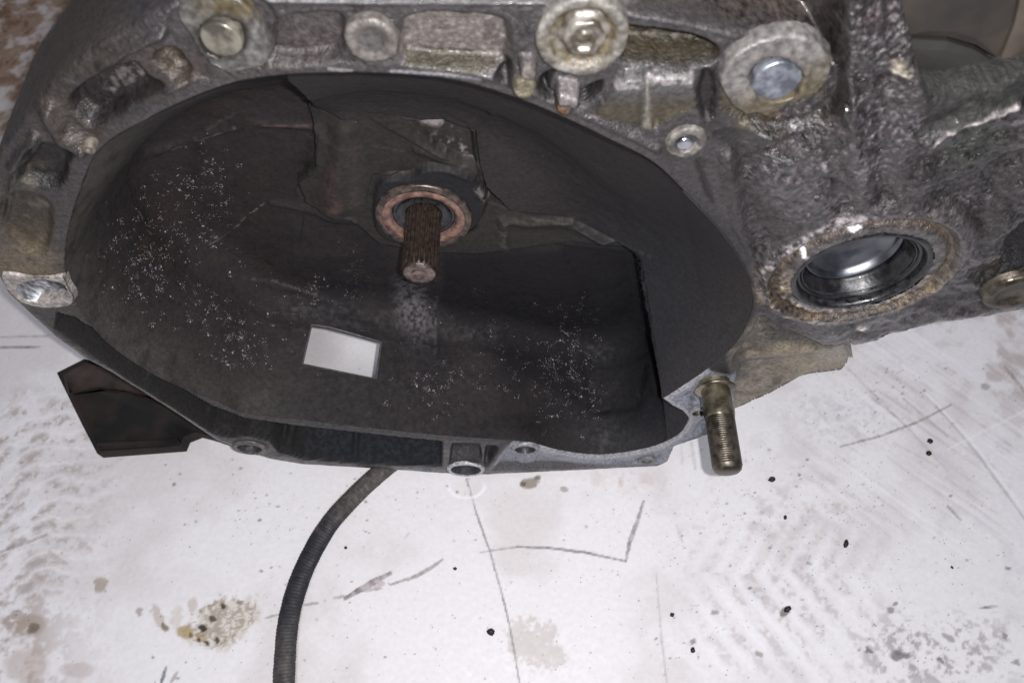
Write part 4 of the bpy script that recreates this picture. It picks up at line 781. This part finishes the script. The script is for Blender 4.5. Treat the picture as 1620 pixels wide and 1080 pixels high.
def clump(cu, cv, su, sv, n, s0=.00042, rot=0, sub=9):
    n = int(n*.85)
    c, s_ = math.cos(math.radians(rot)), math.sin(math.radians(rot))
    for _ in range(n):
        a, b = random.gauss(0, su), random.gauss(0, sv); u0, v0 = cu+a*c-b*s_, cv+a*s_+b*c
        for k in range(random.randint(1, sub)):
            u, v = u0+random.gauss(0, 3.0), v0+random.gauss(0, 2.4)
            p, nn = hit(u, v)
            if p is None or p.y < .004 or float(sd(WIN, np.array(u), np.array(v))) < 7: continue
            fl.append((p, nn, s0*random.uniform(.5, 1.25)*(1+1.2*(random.random() < .05)), .25))
clump(215, 400, 26, 45, 95); clump(285, 330, 40, 45, 75); clump(340, 290, 20, 30, 40); clump(250, 430, 40, 25, 60); clump(370, 520, 45, 22, 90, rot=15); clump(385, 570, 25, 12, 28); clump(300, 380, 60, 50, 50)
clump(880, 590, 22, 42, 120); clump(905, 540, 16, 40, 45); clump(700, 610, 50, 22, 65, rot=-10); clump(560, 440, 10, 40, 30, .0003); clump(800, 570, 40, 30, 30, .0003); clump(500, 465, 30, 16, 30); clump(930, 620, 22, 30, 35); clump(740, 520, 60, 40, 25, .0003); clump(620, 560, 60, 40, 30, .0003); clump(330, 450, 140, 110, 90, .00028, sub=2); clump(760, 250, 180, 80, 30, .00022, sub=1); clump(660, 500, 18, 38, 110, .00018, rot=15, sub=3)
tag(lumps('corrosion_flakes', fl, M_flake, GB), kind='stuff')
# floor grit, small and uncountable
gp = []
for _ in range(520):
    u, v = (random.gauss(1250, 170), random.gauss(830, 110)) if random.random() < .6 else (random.uniform(300, 1600), random.uniform(770, 1075))
    if v < 700 or v > 1090: continue
    p = atz(u, v, 0.); gp.append((Vector(p), Vector((0, 0, 1)), .00025*random.uniform(.6, 1.8), .8))
o = lumps('floor_grit', gp, M_crumb); tag(o, 'fine black grit scattered on the white floor in front of the gearbox', 'grit', kind='stuff')
# crumbs one could pick up
def crumb(u, v, s_, label, sx=1.2):
    P = atz(u, v, 0.); s_ *= .85; n = 9; A = np.linspace(0, 2*np.pi, n, endpoint=False); B = np.linspace(-.5, 1.5, 7); rr = random.Random(int(u))
    R = []
    for b in B:
        cc = math.cos(b); R.append([(s_*sx*cc*math.cos(a)*rr.uniform(.6, 1.2), s_*cc*math.sin(a)*rr.uniform(.6, 1.2), s_*.7*(math.sin(b)+.4)) for a in A])
    o = mesh_np('crumb', np.array(R).reshape(-1, 3), grid_faces(7, n, wrap=True), M_crumb); o.location = P; o.rotation_euler[2] = rr.uniform(0, 3)
    tag(o, label, 'crumb', 'black crumbs lying on the floor')
crumb(777, 999, .0032, 'largest round black crumb, beside the long thin crack in the lower middle')
crumb(1471, 698, .0026, 'upper of two black crumbs on the scratched floor at the right')
crumb(1469, 717, .0025, 'lower of two black crumbs on the scratched floor at the right')
crumb(1221, 758, .0026, 'black crumb right of the tip of the stud', 1.7)
crumb(1096, 1028, .0020, 'black crumb near the bottom edge left of the tread print')
crumb(1063, 972, .0018, 'small black crumb left of the tread print, above another crumb')
crumb(1242, 818, .0018, 'black crumb in the dirty patch below the stud')
crumb(1338, 860, .0022, 'elongated black crumb in the middle of the right floor', 2.0)
crumb(1246, 963, .0026, 'black crumb on the chevron tread print', 1.5)
crumb(720, 899, .0016, 'small black crumb just below the right end of the short dark dash')
crumb(547, 866, .0013, 'tiny black crumb just right of the hose bend')
crumb(1506, 897, .0012, 'tiny black crumb at the lower right, alone on clean floor')
